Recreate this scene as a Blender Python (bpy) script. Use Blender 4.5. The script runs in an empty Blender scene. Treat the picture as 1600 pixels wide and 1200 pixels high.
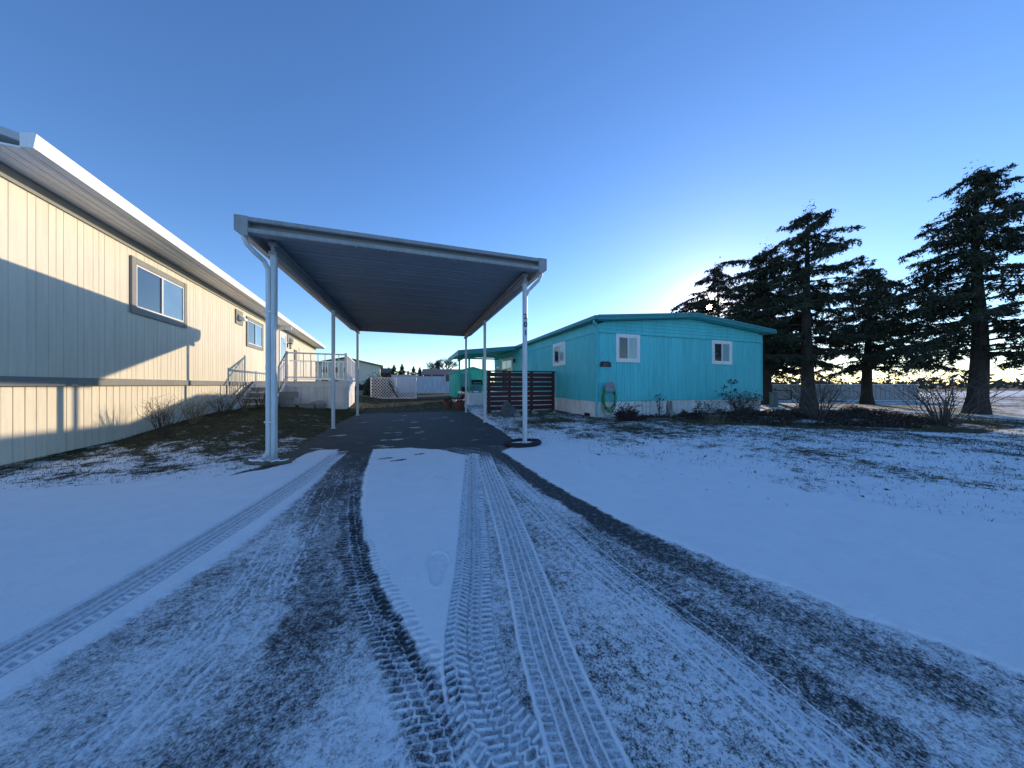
import bpy, bmesh, math, random
import numpy as np
from mathutils import Vector, Matrix, Euler

# ------------------------------------------------------------------ camera, sky, sun, exposure
SC = bpy.context.scene
COL = SC.collection
YAW = math.atan(152/465)                     # camera looks this far to the right of +Y
cam_d = bpy.data.cameras.new("camera"); cam = bpy.data.objects.new("camera", cam_d); COL.objects.link(cam)
cam.location = (0, 0, 1.0); cam.rotation_euler = (math.radians(90), 0, -YAW)
cam_d.sensor_width = 36; cam_d.lens = 36*465/1600; cam_d.clip_start = 0.02; cam_d.clip_end = 3000
cam_d.shift_y = 1/1600
SC.camera = cam

SUN_AZ = math.radians(51.6)                  # clockwise from +Y
SUN_EL = math.radians(12.2)
sdir = Vector((math.sin(SUN_AZ)*math.cos(SUN_EL), math.cos(SUN_AZ)*math.cos(SUN_EL), math.sin(SUN_EL)))
W = bpy.data.worlds.new("World"); SC.world = W; W.use_nodes = True
wn, wl = W.node_tree.nodes, W.node_tree.links
wn.clear()
wo = wn.new('ShaderNodeOutputWorld'); bg = wn.new('ShaderNodeBackground'); sky = wn.new('ShaderNodeTexSky')
sky.sky_type = 'NISHITA'; sky.sun_disc = False; sky.sun_elevation = SUN_EL; sky.sun_rotation = SUN_AZ
sky.air_density = 1.0; sky.dust_density = 0.12; sky.ozone_density = 2.6; sky.altitude = 300
bg.inputs['Strength'].default_value = 0.15
hs = wn.new('ShaderNodeHueSaturation'); hs.inputs['Saturation'].default_value = 1.12
hs.inputs['Hue'].default_value = 0.505
wl.new(sky.outputs[0], hs.inputs['Color'])
# the visible sun itself: a small hot disc in the sky
tc = wn.new('ShaderNodeTexCoord'); vm = wn.new('ShaderNodeVectorMath'); vm.operation = 'DOT_PRODUCT'
nz = wn.new('ShaderNodeVectorMath'); nz.operation = 'NORMALIZE'
wl.new(tc.outputs['Generated'], nz.inputs[0]); wl.new(nz.outputs[0], vm.inputs[0]); vm.inputs[1].default_value = sdir
mr = wn.new('ShaderNodeMapRange'); mr.inputs[1].default_value = math.cos(math.radians(0.75)); mr.inputs[2].default_value = math.cos(math.radians(0.4))
wl.new(vm.outputs['Value'], mr.inputs[0])
mu = wn.new('ShaderNodeMixRGB'); mu.blend_type = 'ADD'; mu.inputs[0].default_value = 1
sc_ = wn.new('ShaderNodeVectorMath'); sc_.operation = 'SCALE'; sc_.inputs[0].default_value = (400, 330, 230)
wl.new(mr.outputs[0], sc_.inputs['Scale'])
tint = wn.new('ShaderNodeMixRGB'); tint.blend_type = 'MULTIPLY'; tint.inputs[0].default_value = 1; tint.inputs[2].default_value = (.92, .98, 1.12, 1)
wl.new(hs.outputs[0], tint.inputs[1])
# bright aureole of the air close round the sun
ac = wn.new('ShaderNodeMath'); ac.operation = 'ARCCOSINE'; wl.new(vm.outputs['Value'], ac.inputs[0])
ex = wn.new('ShaderNodeMath'); ex.operation = 'MULTIPLY'; ex.inputs[1].default_value = -1/math.radians(1.6); wl.new(ac.outputs[0], ex.inputs[0])
e2 = wn.new('ShaderNodeMath'); e2.operation = 'EXPONENT'; wl.new(ex.outputs[0], e2.inputs[0])
aur = wn.new('ShaderNodeVectorMath'); aur.operation = 'SCALE'; aur.inputs[0].default_value = (22, 15, 8); wl.new(e2.outputs[0], aur.inputs['Scale'])
ad = wn.new('ShaderNodeVectorMath'); ad.operation = 'ADD'; wl.new(tint.outputs[0], ad.inputs[0]); wl.new(aur.outputs[0], ad.inputs[1])
wl.new(ad.outputs[0], mu.inputs[1]); wl.new(sc_.outputs[0], mu.inputs[2])
wl.new(mu.outputs[0], bg.inputs['Color']); wl.new(bg.outputs[0], wo.inputs['Surface'])

sl = bpy.data.lights.new("sun", 'SUN'); so = bpy.data.objects.new("sun", sl); COL.objects.link(so)
sl.energy = 2.6; sl.angle = math.radians(0.5); sl.color = (1, 0.80, 0.56)
so.rotation_euler = sdir.to_track_quat('Z', 'Y').to_euler(); so.location = (30, 24, 20)
SC.view_settings.view_transform = 'Standard'; SC.view_settings.look = 'None'
SC.view_settings.exposure = 0.74; SC.view_settings.gamma = 1
try:
    SC.cycles.max_bounces = 8; SC.cycles.transparent_max_bounces = 8
except Exception: pass

rnd = random.Random(7)
NP = np.random.default_rng(11)

# ------------------------------------------------------------------ helpers
class MB:
    def __init__(s): s.v = []; s.f = []
    def quad(s, a, b, c, d):
        n = len(s.v); s.v += [tuple(a), tuple(b), tuple(c), tuple(d)]; s.f.append((n, n+1, n+2, n+3)); return s
    def poly(s, pts):
        n = len(s.v); s.v += [tuple(p) for p in pts]; s.f.append(tuple(range(n, n+len(pts)))); return s
    def hexa(s, c8):
        n = len(s.v); s.v += [tuple(p) for p in c8]
        for f in ((0,3,2,1),(4,5,6,7),(0,1,5,4),(1,2,6,5),(2,3,7,6),(3,0,4,7)): s.f.append(tuple(n+i for i in f))
        return s
    def box(s, x0, x1, y0, y1, z0, z1):
        return s.hexa([(x0,y0,z0),(x1,y0,z0),(x1,y1,z0),(x0,y1,z0),(x0,y0,z1),(x1,y0,z1),(x1,y1,z1),(x0,y1,z1)])
    def bbox(s, x0, x1, y0, y1, z0, z1, b=0.006):       # box with chamfered vertical/horizontal edges
        bm = bmesh.new()
        bmesh.ops.create_cube(bm, size=1)
        for v in bm.verts:
            v.co = Vector(((x0+x1)/2+v.co.x*(x1-x0), (y0+y1)/2+v.co.y*(y1-y0), (z0+z1)/2+v.co.z*(z1-z0)))
        bmesh.ops.bevel(bm, geom=list(bm.edges), offset=b, segments=2, affect='EDGES')
        s.add_bm(bm); return s
    def add_bm(s, bm):
        n = len(s.v); bm.verts.index_update()
        s.v += [tuple(v.co) for v in bm.verts]; s.f += [tuple(n+v.index for v in f.verts) for f in bm.faces]; bm.free()
    def prism(s, pts, axis, a, b):                       # extrude 2D outline along axis
        def P(p, t):
            return {'x': (t, p[0], p[1]), 'y': (p[0], t, p[1]), 'z': (p[0], p[1], t)}[axis]
        n = len(s.v); k = len(pts)
        s.v += [P(p, a) for p in pts] + [P(p, b) for p in pts]
        s.f.append(tuple(range(n+k-1, n-1, -1))); s.f.append(tuple(range(n+k, n+2*k)))
        for i in range(k): s.f.append((n+i, n+(i+1) % k, n+k+(i+1) % k, n+k+i))
        return s
    def tube(s, pts, r, n=8, cap=True):
        pts = [Vector(p) for p in pts]; k = len(pts)
        rs = r if isinstance(r, (list, tuple)) else [r]*k
        base = len(s.v); up = None
        for i, p in enumerate(pts):
            t = (pts[min(i+1, k-1)]-pts[max(i-1, 0)])
            if t.length < 1e-9: t = Vector((0, 0, 1))
            t.normalize()
            if up is None: up = t.orthogonal().normalized()
            up = (up-t*up.dot(t));
            if up.length < 1e-6: up = t.orthogonal()
            up.normalize(); w = t.cross(up)
            for j in range(n):
                a = 2*math.pi*j/n; s.v.append(tuple(p+(up*math.cos(a)+w*math.sin(a))*rs[i]))
        for i in range(k-1):
            for j in range(n):
                a = base+i*n+j; b = base+i*n+(j+1) % n; s.f.append((a, b, b+n, a+n))
        if cap: s.f.append(tuple(range(base+n-1, base-1, -1))); s.f.append(tuple(base+(k-1)*n+j for j in range(n)))
        return s
    def lathe(s, c, prof, n=16):
        base = len(s.v)
        for (r, z) in prof:
            for j in range(n):
                a = 2*math.pi*j/n; s.v.append((c[0]+r*math.cos(a), c[1]+r*math.sin(a), c[2]+z))
        for i in range(len(prof)-1):
            for j in range(n):
                a = base+i*n+j; b = base+i*n+(j+1) % n; s.f.append((a, b, b+n, a+n))
        s.f.append(tuple(range(base+n-1, base-1, -1))); s.f.append(tuple(base+(len(prof)-1)*n+j for j in range(n)))
        return s
    def grooved(s, p0, p1, z0, z1, spac=(0.1, 0.2, 0.1, 0.3, 0.15), depth=0.008, gw=0.008, nrm=None):
        """vertical grooved siding sheet from p0 to p1, groove cut away from nrm"""
        p0 = Vector(p0); p1 = Vector(p1); L = (p1-p0).length; d = (p1-p0)/L
        nrm = Vector(nrm) if nrm else Vector((d.y, -d.x))
        prof = [(0, 0)]; t = 0; i = 0
        while True:
            t += spac[i % len(spac)]; i += 1
            if t > L-0.04: break
            prof += [(t-gw/2, 0), (t-gw/4, -depth), (t+gw/4, -depth), (t+gw/2, 0)]
        prof.append((L, 0)); n = len(s.v)
        for (t, o) in prof:
            q = p0+d*t+nrm*o; s.v.append((q.x, q.y, z0)); s.v.append((q.x, q.y, z1))
        for i in range(len(prof)-1):
            a = n+2*i; s.f.append((a, a+2, a+3, a+1))
        return s
    def build(s, name, mat, parent=None, smooth=False, xf=None):
        me = bpy.data.meshes.new(name)
        v = s.v
        o = bpy.data.objects.new(name, me)
        if parent is not None:
            o.parent = parent
            r = parent
            while r.parent: r = r.parent
            off = r.get('_w', 0)
            if off:
                l = r.location; v = [(a-l.x, b-l.y, c-l.z) for a, b, c in v]
        me.from_pydata(v, [], s.f); me.update()
        if mat: me.materials.append(mat)
        if smooth:
            me.polygons.foreach_set('use_smooth', [True]*len(me.polygons))
        COL.objects.link(o); return o

def thing(name, label, cat, loc=(0, 0, 0), rz=0, group=None, world=False):
    o = bpy.data.objects.new(name, None); o.empty_display_size = .2; COL.objects.link(o)
    o.location = loc; o.rotation_euler = (0, 0, rz)
    o['label'] = label; o['category'] = cat
    if group: o['group'] = group
    if world: o['_w'] = 1
    return o
def tag(o, label, cat, group=None, kind=None):
    if label: o['label'] = label
    if cat: o['category'] = cat
    if group: o['group'] = group
    if kind: o['kind'] = kind
    return o
def npmesh(name, V, F, mat, parent=None, smooth=False):
    """V (n,3) array, F (m,k) array"""
    me = bpy.data.meshes.new(name); n = len(V); m, k = F.shape
    me.vertices.add(n); me.vertices.foreach_set('co', np.ascontiguousarray(V, dtype=np.float32).ravel())
    me.loops.add(m*k); me.loops.foreach_set('vertex_index', np.ascontiguousarray(F, dtype=np.int32).ravel())
    me.polygons.add(m); me.polygons.foreach_set('loop_start', np.arange(0, m*k, k, dtype=np.int32))
    try: me.polygons.foreach_set('loop_total', np.full(m, k, dtype=np.int32))
    except Exception: pass
    if smooth: me.polygons.foreach_set('use_smooth', np.ones(m, dtype=bool))
    me.update(calc_edges=True)
    if mat: me.materials.append(mat)
    o = bpy.data.objects.new(name, me); COL.objects.link(o)
    if parent: o.parent = parent
    return o

# ------------------------------------------------------------------ materials
def mat(name, col, rough=0.6, metal=0.0, spec=0.5, n1=None, bump=0.0, bscale=40, var=0.12, vscale=3.0, stretch=(1,1,1), coat=0, streak=0):
    m = bpy.data.materials.new(name); m.use_nodes = True
    nt = m.node_tree; b = nt.nodes['Principled BSDF']
    b.inputs['Roughness'].default_value = rough; b.inputs['Metallic'].default_value = metal
    b.inputs['Specular IOR Level'].default_value = spec
    if coat: b.inputs['Coat Weight'].default_value = coat; b.inputs['Coat Roughness'].default_value = 0.03
    t = nt.nodes.new('ShaderNodeTexCoord'); mp = nt.nodes.new('ShaderNodeMapping'); mp.inputs['Scale'].default_value = stretch
    nt.links.new(t.outputs['Object'], mp.inputs[0])
    no = nt.nodes.new('ShaderNodeTexNoise'); no.inputs['Scale'].default_value = vscale; no.inputs['Detail'].default_value = 6
    no.inputs['Roughness'].default_value = 0.65
    nt.links.new(mp.outputs[0], no.inputs['Vector'])
    r = nt.nodes.new('ShaderNodeValToRGB'); r.color_ramp.elements[0].position = 0.3; r.color_ramp.elements[1].position = 0.7
    c0 = n1 if n1 else tuple(c*(1-var) for c in col); c1 = tuple(min(1, c*(1+var)) for c in col)
    r.color_ramp.elements[0].color = (*c0, 1); r.color_ramp.elements[1].color = (*c1, 1)
    nt.links.new(no.outputs[0], r.inputs[0]); nt.links.new(r.outputs[0], b.inputs['Base Color'])
    if streak:                                       # rain streaks and grime
        m2 = nt.nodes.new('ShaderNodeMapping'); m2.inputs['Scale'].default_value = (9, 9, .7); nt.links.new(t.outputs['Object'], m2.inputs[0])
        ns = nt.nodes.new('ShaderNodeTexNoise'); ns.inputs['Scale'].default_value = 1.6; ns.inputs['Detail'].default_value = 7; ns.inputs['Roughness'].default_value = .75
        nt.links.new(m2.outputs[0], ns.inputs['Vector'])
        r2 = nt.nodes.new('ShaderNodeValToRGB'); r2.color_ramp.elements[0].position = .30; r2.color_ramp.elements[1].position = .56
        k = 1-streak; r2.color_ramp.elements[0].color = (k, k*.99, k*.96, 1); r2.color_ramp.elements[1].color = (1, 1, 1, 1)
        nt.links.new(ns.outputs[0], r2.inputs[0])
        mx = nt.nodes.new('ShaderNodeMixRGB'); mx.blend_type = 'MULTIPLY'; mx.inputs[0].default_value = 1
        nt.links.new(r.outputs[0], mx.inputs[1]); nt.links.new(r2.outputs[0], mx.inputs[2]); nt.links.new(mx.outputs[0], b.inputs['Base Color'])
    if bump:
        n2 = nt.nodes.new('ShaderNodeTexNoise'); n2.inputs['Scale'].default_value = bscale; n2.inputs['Detail'].default_value = 4
        nt.links.new(mp.outputs[0], n2.inputs['Vector'])
        bu = nt.nodes.new('ShaderNodeBump'); bu.inputs['Strength'].default_value = bump; bu.inputs['Distance'].default_value = 0.01
        nt.links.new(n2.outputs[0], bu.inputs['Height']); nt.links.new(bu.outputs[0], b.inputs['Normal'])
    return m

M_WM   = mat('white_painted_metal', (.66,.69,.69), .45, bump=.1, bscale=15, var=.10, vscale=6, stretch=(1,1,.3), streak=0.3)
M_WFA  = mat('weathered_grey_fascia', (.32,.33,.33), .5, bump=.1, bscale=15, var=.12, vscale=5, stretch=(.2,1,1), streak=0.3)
M_PAN  = mat('roof_pan_metal', (.29,.30,.31), .5, bump=.1, bscale=3, var=.10, vscale=1.2)
M_TEAL = mat('teal_painted_siding', (.105,.62,.64), .6, bump=.25, bscale=6, var=.11, vscale=1.1, stretch=(1,1,.25), streak=0.22)
M_TEAL2= mat('teal_trim_paint', (.085,.52,.54), .5, bump=.15, bscale=8, var=.10, vscale=2, streak=0.2)
M_TEALR= mat('teal_roof_edge', (.042,.28,.29), .5, bump=.15, bscale=8, var=.10, vscale=2, streak=0.25)
M_GREEN= mat('sea_green_paint', (.07,.56,.40), .6, bump=.2, bscale=6, var=.10, vscale=1.4, stretch=(1,1,.25), streak=0.2)
M_ROOF = mat('aluminium_roof', (.45,.47,.48), .5, var=.15)
M_SKW  = mat('white_skirting', (.86,.85,.83), .55, bump=.3, bscale=7, n1=(.72,.71,.68), vscale=2.2, stretch=(1,1,.5), streak=0.28)
M_WHT  = mat('white_vinyl_trim', (.86,.86,.85), .45, var=.04, streak=0.12)
M_CREAM= mat('cream_siding', (.76,.70,.55), .6, bump=.2, bscale=5, var=.05, vscale=1.2, stretch=(1,1,.3), streak=0.14)
M_GTRIM= mat('grey_trim_and_web_shade', (.21,.22,.20), .6, var=.12)
M_DGL  = mat('dark_window_glass', (.030,.042,.048), .06, spec=.8, var=.25, vscale=1.5, coat=.6)
M_CGL  = mat('curtained_window_glass', (.30,.44,.43), .15, spec=.6, var=.10, vscale=9, stretch=(6,6,.4), coat=.7)
M_BLK  = mat('black_metal', (.012,.013,.015), .45, var=.3)
M_DIGIT= mat('black_vinyl_number', (.008,.008,.010), .5, var=.1)
M_FEN  = mat('dark_red_brown_stain', (.085,.026,.028), .65, bump=.5, bscale=18, n1=(.045,.016,.019), vscale=5, stretch=(.25,1,6))
M_HOSE = mat('green_garden_hose', (.02,.22,.07), .4, var=.2, vscale=12)
M_PLAS = mat('grey_plastic', (.26,.27,.32), .5, var=.08)
M_ROCK = mat('grey_rock', (.13,.14,.15), .85, bump=1.0, bscale=9, n1=(.06,.065,.07), vscale=4)
M_ROCKL= mat('pale_rock', (.32,.31,.29), .85, bump=1.0, bscale=12, n1=(.14,.13,.12), vscale=6)
M_CONC = mat('concrete_block', (.32,.31,.30), .9, bump=.8, bscale=30, n1=(.22,.215,.21), vscale=7)
M_WOOD = mat('weathered_timber', (.16,.13,.10), .85, bump=.8, bscale=14, n1=(.07,.055,.045), vscale=6, stretch=(.3,2,2))
M_SNOWT= mat('snow_cap', (.92,.92,.91), .85, bump=.5, bscale=30, var=.03)
M_RUB  = mat('black_rubber', (.016,.017,.019), .75, bump=.5, bscale=30, n1=(.01,.01,.011), vscale=9)
M_TERR = mat('terracotta', (.22,.075,.05), .8, bump=.3, bscale=20, var=.2, vscale=8)
M_BARK = mat('conifer_bark', (.045,.034,.028), .9, bump=1, bscale=14, n1=(.02,.016,.013), vscale=5, stretch=(1,1,.25))
M_BARKG= mat('grey_bark', (.10,.085,.075), .9, bump=.6, bscale=14, n1=(.05,.042,.038), vscale=5, stretch=(1,1,.25))
M_NEED = mat('conifer_needles', (.030,.042,.020), .75, n1=(.016,.022,.012), vscale=2.5, var=.35)
M_NEEDB= mat('dead_conifer_needles', (.050,.035,.022), .8, n1=(.022,.017,.012), vscale=2.5, var=.3)
M_LRED = mat('dark_red_leaves', (.060,.018,.022), .6, n1=(.018,.010,.012), vscale=14, var=.4)
M_LBRN = mat('brown_dead_leaves', (.060,.032,.022), .75, n1=(.016,.012,.012), vscale=10, var=.4)
M_LGRN = mat('dark_evergreen_leaves', (.035,.052,.030), .6, n1=(.015,.024,.020), vscale=12, var=.35)
M_TWIG = mat('dry_twigs', (.13,.10,.075), .85, n1=(.06,.045,.04), vscale=8)
M_STRAW= mat('dry_straw_stems', (.26,.22,.14), .85, n1=(.12,.11,.07), vscale=8)
M_BLU  = mat('blue_grey_enamel', (.12,.26,.32), .4, var=.1)
M_GRNR = mat('dark_green_metal_roof', (.035,.075,.075), .5, var=.15)
M_BRNR = mat('pinkish_brown_roof', (.24,.15,.13), .7, bump=.3, bscale=20, var=.15)
M_BRNW = mat('brown_board_wall', (.16,.12,.10), .8, bump=.3, bscale=20, var=.2)
M_REDW = mat('red_brown_wall', (.12,.045,.04), .8, bump=.3, bscale=20, var=.2)
M_LATT = mat('white_lattice_paint', (.74,.76,.78), .5, var=.06)
M_PFEN = mat('white_panel_fence', (.60,.63,.70), .55, bump=.2, bscale=10, n1=(.46,.50,.58), vscale=3, stretch=(1,1,.3), streak=0.25)
M_FGRY = mat('pale_grey_boards', (.40,.41,.42), .6, var=.1)
M_BOX  = mat('grey_green_enamel', (.10,.15,.16), .5, var=.12)
M_BRICK= mat('red_sign_paint', (.45,.10,.10), .5, var=.1)
M_LAMP = mat('frosted_lamp_glass', (.45,.42,.36), .3, var=.1)

def ground_material(name, soil):
    m = bpy.data.materials.new(name); m.use_nodes = True
    nt = m.node_tree; N = nt.nodes; L = nt.links; b = N['Principled BSDF']
    geo = N.new('ShaderNodeNewGeometry')
    def noise(scale, det=3, rough=.6, vec=None):
        n = N.new('ShaderNodeTexNoise'); n.inputs['Scale'].default_value = scale; n.inputs['Detail'].default_value = det; n.inputs['Roughness'].default_value = rough
        L.new(vec or geo.outputs['Position'], n.inputs['Vector']); return n.outputs[0]
    def math_(op, a, c, cl=False):
        n = N.new('ShaderNodeMath'); n.operation = op; n.use_clamp = cl
        for i, q in enumerate((a, c)):
            if isinstance(q, (int, float)): n.inputs[i].default_value = q
            else: L.new(q, n.inputs[i])
        return n.outputs[0]
    def ramp(f, stops):
        r = N.new('ShaderNodeValToRGB'); e = r.color_ramp.elements
        while len(e) < len(stops): e.new(.5)
        for i, (p, c) in enumerate(stops): e[i].position = p; e[i].color = (*c, 1)
        L.new(f, r.inputs[0]); return r.outputs[0]
    def mix(f, a, c):
        n = N.new('ShaderNodeMixRGB')
        L.new(f, n.inputs[0]); L.new(a, n.inputs[1]); L.new(c, n.inputs[2]); return n.outputs[0]
    cov = N.new('ShaderNodeAttribute'); cov.attribute_name = 'snow_cover'
    spk = N.new('ShaderNodeAttribute'); spk.attribute_name = 'speckle'
    if soil == 'asphalt':
        nA = noise(85, 4, .75); nB = noise(28, 3, .6); nC = noise(190, 2, .6)
        n = math_('ADD', math_('MULTIPLY', nA, .45), math_('ADD', math_('MULTIPLY', nB, .30), math_('MULTIPLY', nC, .25)))
        base = ramp(noise(260, 3, .8), [(.3, (.025,.028,.030)), (.55, (.048,.051,.052)), (.8, (.10,.10,.098))])
        big = ramp(noise(1.3, 4), [(.35, (.70,.72,.75)), (.7, (1.25,1.2,1.15))])
        mm = N.new('ShaderNodeMixRGB'); mm.blend_type = 'MULTIPLY'; mm.inputs[0].default_value = 1
        L.new(base, mm.inputs[1]); L.new(big, mm.inputs[2]); soilc = mm.outputs[0]
        rgh = .72
    else:
        nA = noise(26, 4, .7); nB = noise(9, 4, .65); nC = noise(90, 2, .6)
        n = math_('ADD', math_('MULTIPLY', nA, .35), math_('ADD', math_('MULTIPLY', nB, .45), math_('MULTIPLY', nC, .20)))
        base = ramp(noise(40, 5, .8), [(.3, (.020,.020,.012)), (.5, (.050,.052,.024)), (.7, (.105,.088,.046))])
        big = ramp(noise(.7, 5), [(.35, (.75,.85,.65)), (.68, (1.3,1.1,.95))])
        mm = N.new('ShaderNodeMixRGB'); mm.blend_type = 'MULTIPLY'; mm.inputs[0].default_value = 1
        L.new(base, mm.inputs[1]); L.new(big, mm.inputs[2]); soilc = mm.outputs[0]
        rgh = .9
    # noise outputs are clustered round .5: spread them
    nn = math_('MULTIPLY', math_('SUBTRACT', n, .5), 4.6)
    val = math_('ADD', cov.outputs['Fac'], math_('MULTIPLY', nn, spk.outputs['Fac']))
    mrn = N.new('ShaderNodeMapRange'); mrn.interpolation_type = 'SMOOTHSTEP'
    mrn.inputs[1].default_value, mrn.inputs[2].default_value = (.13, .87) if soil == 'asphalt' else (.34, .66); L.new(val, mrn.inputs[0])
    mask = mrn.outputs[0]
    snow0 = ramp(noise(5, 5, .7), [(.3, (.87,.88,.89)), (.7, (.95,.945,.93))])
    grain = ramp(noise(130, 4, .85), [(.34, (.93,.935,.94)), (.60, (1, 1, 1))])
    sm = N.new('ShaderNodeMixRGB'); sm.blend_type = 'MULTIPLY'; sm.inputs[0].default_value = 1
    L.new(snow0, sm.inputs[1]); L.new(grain, sm.inputs[2]); snow = sm.outputs[0]
    L.new(mix(mask, soilc, snow), b.inputs['Base Color'])
    rr = N.new('ShaderNodeMapRange'); rr.inputs[3].default_value = rgh; rr.inputs[4].default_value = .8; L.new(mask, rr.inputs[0])
    L.new(rr.outputs[0], b.inputs['Roughness'])
    b.inputs['Specular IOR Level'].default_value = .3
    h = math_('ADD', math_('MULTIPLY', mask, .6), math_('ADD', math_('MULTIPLY', noise(220, 3, .8), .5), math_('MULTIPLY', noise(38, 3, .7), .8)))
    bu = N.new('ShaderNodeBump'); bu.inputs['Strength'].default_value = .65; bu.inputs['Distance'].default_value = .009
    L.new(h, bu.inputs['Height']); L.new(bu.outputs[0], b.inputs['Normal'])
    return m
M_GASP = ground_material('asphalt_with_snow', 'asphalt')
M_GLAW = ground_material('lawn_with_snow', 'lawn')

# ------------------------------------------------------------------ numpy fields
def hash2(i, j, seed):
    h = (i.astype(np.int64)*374761393+j.astype(np.int64)*668265263+seed*1442695041) & 0x7fffffff
    h = ((h ^ (h >> 13))*1274126177) & 0x7fffffff
    return ((h ^ (h >> 16)) & 0xffff)/65535.0
def vnoise(x, y, seed=0):
    i = np.floor(x); j = np.floor(y); fx = x-i; fy = y-j
    fx = fx*fx*(3-2*fx); fy = fy*fy*(3-2*fy)
    a = hash2(i, j, seed); b = hash2(i+1, j, seed); c = hash2(i, j+1, seed); d = hash2(i+1, j+1, seed)
    return (a*(1-fx)+b*fx)*(1-fy)+(c*(1-fx)+d*fx)*fy
def fbm(x, y, o=4, seed=0):
    s = 0; a = 1; t = 0
    for k in range(o):
        s = s+a*vnoise(x*2**k+17.3*k, y*2**k+9.1*k, seed+k); t += a; a *= .55
    return s/t
def sstep(a, b, x):
    t = np.clip((x-a)/(b-a), 0, 1); return t*t*(3-2*t)
def inside_sd(px, py, poly):                 # signed distance, + inside
    d2 = np.full(px.shape, 1e9); ins = np.zeros(px.shape, bool); n = len(poly)
    for i in range(n):
        ax, ay = poly[i]; bx, by = poly[(i+1) % n]; ex, ey = bx-ax, by-ay
        t = np.clip(((px-ax)*ex+(py-ay)*ey)/(ex*ex+ey*ey+1e-12), 0, 1)
        d2 = np.minimum(d2, (px-ax-t*ex)**2+(py-ay-t*ey)**2)
        if ay != by:
            c = ((ay > py) != (by > py)) & (px < ex*(py-ay)/ey+ax); ins ^= c
    d = np.sqrt(d2); return np.where(ins, d, -d)
def catmull(pts, k=6):
    P = [np.array(p, float) for p in pts]; P = [2*P[0]-P[1]]+P+[2*P[-1]-P[-2]]; out = []
    for i in range(1, len(P)-2):
        a, b, c, d = P[i-1:i+3]
        for j in range(k):
            t = j/k; out.append(.5*((2*b)+(c-a)*t+(2*a-5*b+4*c-d)*t*t+(3*b-a-3*c+d)*t**3))
    out.append(P[-2]); return np.array(out)
def track_uv(px, py, pts, hw):
    """(mask idx, u metres, v signed metres) for points within hw of the path; v>0 on the right of travel"""
    pts = catmull(pts)
    lo = pts.min(0)-hw; hi = pts.max(0)+hw
    idx = np.nonzero((px > lo[0]) & (px < hi[0]) & (py > lo[1]) & (py < hi[1]))[0]
    x = px[idx]; y = py[idx]; bd = np.full(x.shape, 1e9); u = np.zeros(x.shape); v = np.zeros(x.shape); s = 0
    for i in range(len(pts)-1):
        a = pts[i]; e = pts[i+1]-a; L = np.hypot(*e)
        t = np.clip(((x-a[0])*e[0]+(y-a[1])*e[1])/(L*L+1e-12), 0, 1)
        dx = x-a[0]-t*e[0]; dy = y-a[1]-t*e[1]; dd = dx*dx+dy*dy; m = dd < bd
        bd = np.where(m, dd, bd); u = np.where(m, s+t*L, u); v = np.where(m, np.sign(e[1]*dx-e[0]*dy)*np.sqrt(dd), v); s += L
    k = np.abs(v) < hw
    return idx[k], u[k], v[k], s

# ground outlines measured on the ground, metres (X right, Y away, camera above 0,0)
CENTRE = [(-0.612,5.044),(-0.077,4.967),(0.391,4.668),(0.569,4.386),(0.749,4.085),(0.643,3.309),(0.463,2.307),(0.308,1.535),(0.243,1.147),(0.222,0.949),(0.25,0.763),(0.251,0.628),(0.127,0.669),(0.11,0.809),(0.108,0.926),(0.087,1.033),(0.044,1.126),(-0.04,1.287),(-0.147,1.558),(-0.257,1.869),(-0.345,2.204),(-0.427,2.728),(-0.533,3.694)]
LSNOW = [(-30,4.3),(-4.77,4.15),(-3.28,4.15),(-1.967,4.04),(-1.70,4.22),(-1.52,4.45),(-1.50,4.95),(-1.40,5.25),(-1.12,5.2),(-.98,4.113),(-.96,3.301),(-.99,2.783),(-1.02,2.42),(-1.06,2.147),(-1.17,1.703),(-1.25,1.384),(-1.6,.6),(-2.6,-1),(-6,-5),(-30,-9)]
RSNOW = [(1.42,4.45),(1.9,4.95),(2.157,4.792),(2.495,4.28),(2.458,3.604),(2.765,3.139),(3.383,2.746),(3.47,1.81),(3.95,1.0),(6,.2),(30,-1),(30,-6),(6,-6),(3.0,-1.0),(2.30,0),(2.0,.441),(1.75,.924),(1.637,1.231),(1.568,1.437),(1.432,1.829),(1.34,2.601),(1.256,3.843),(1.24,4.254)]
PAVED = [(-1.85,11.25),(-1.86,8.0),(-1.76,6.05),(-1.72,5.5),(-1.78,5.0),(-1.75,4.41),(-1.97,4.04),(-3.28,4.1),(-4.77,4.12),(-30,4.25),(-30,-30),(40,-30),(40,-1.5),(6,.17),(3.94,.97),(3.45,1.79),(3.37,2.72),(2.765,3.12),(2.47,3.6),(2.49,4.28),(2.157,4.78),(1.70,4.95),(1.78,6.27),(1.88,9.77),(1.9,11.25)]
TR_A = [(.771,4.155),(.615,3.318),(.43,2.318),(.345,1.855),(.283,1.547),(.233,1.329),(.200,1.163),(.190,1.005),(.204,.895),(.241,.796),(.289,.702),(.348,.596),(.5,.4)]
TR_B = [(1.0,4.6),(.90,3.965),(.80,3.258),(.709,2.532),(.628,1.934),(.579,1.629),(.526,1.315),(.481,1.069),(.456,.872),(.438,.702),(.436,.55)]
TR_C = [(1.08,4.3),(.99,2.927),(.975,2.143),(.975,1.504),(1.017,1.155),(1.050,.913),(1.06,.719),(1.075,.524),(1.085,.35)]
TR_D = [(-1.03,5.389),(-1.065,4.385),(-1.12,3.606),(-1.171,3.147),(-1.212,2.791),(-1.247,2.541),(-1.334,1.94),(-1.423,1.573),(-1.6,1)]
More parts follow.
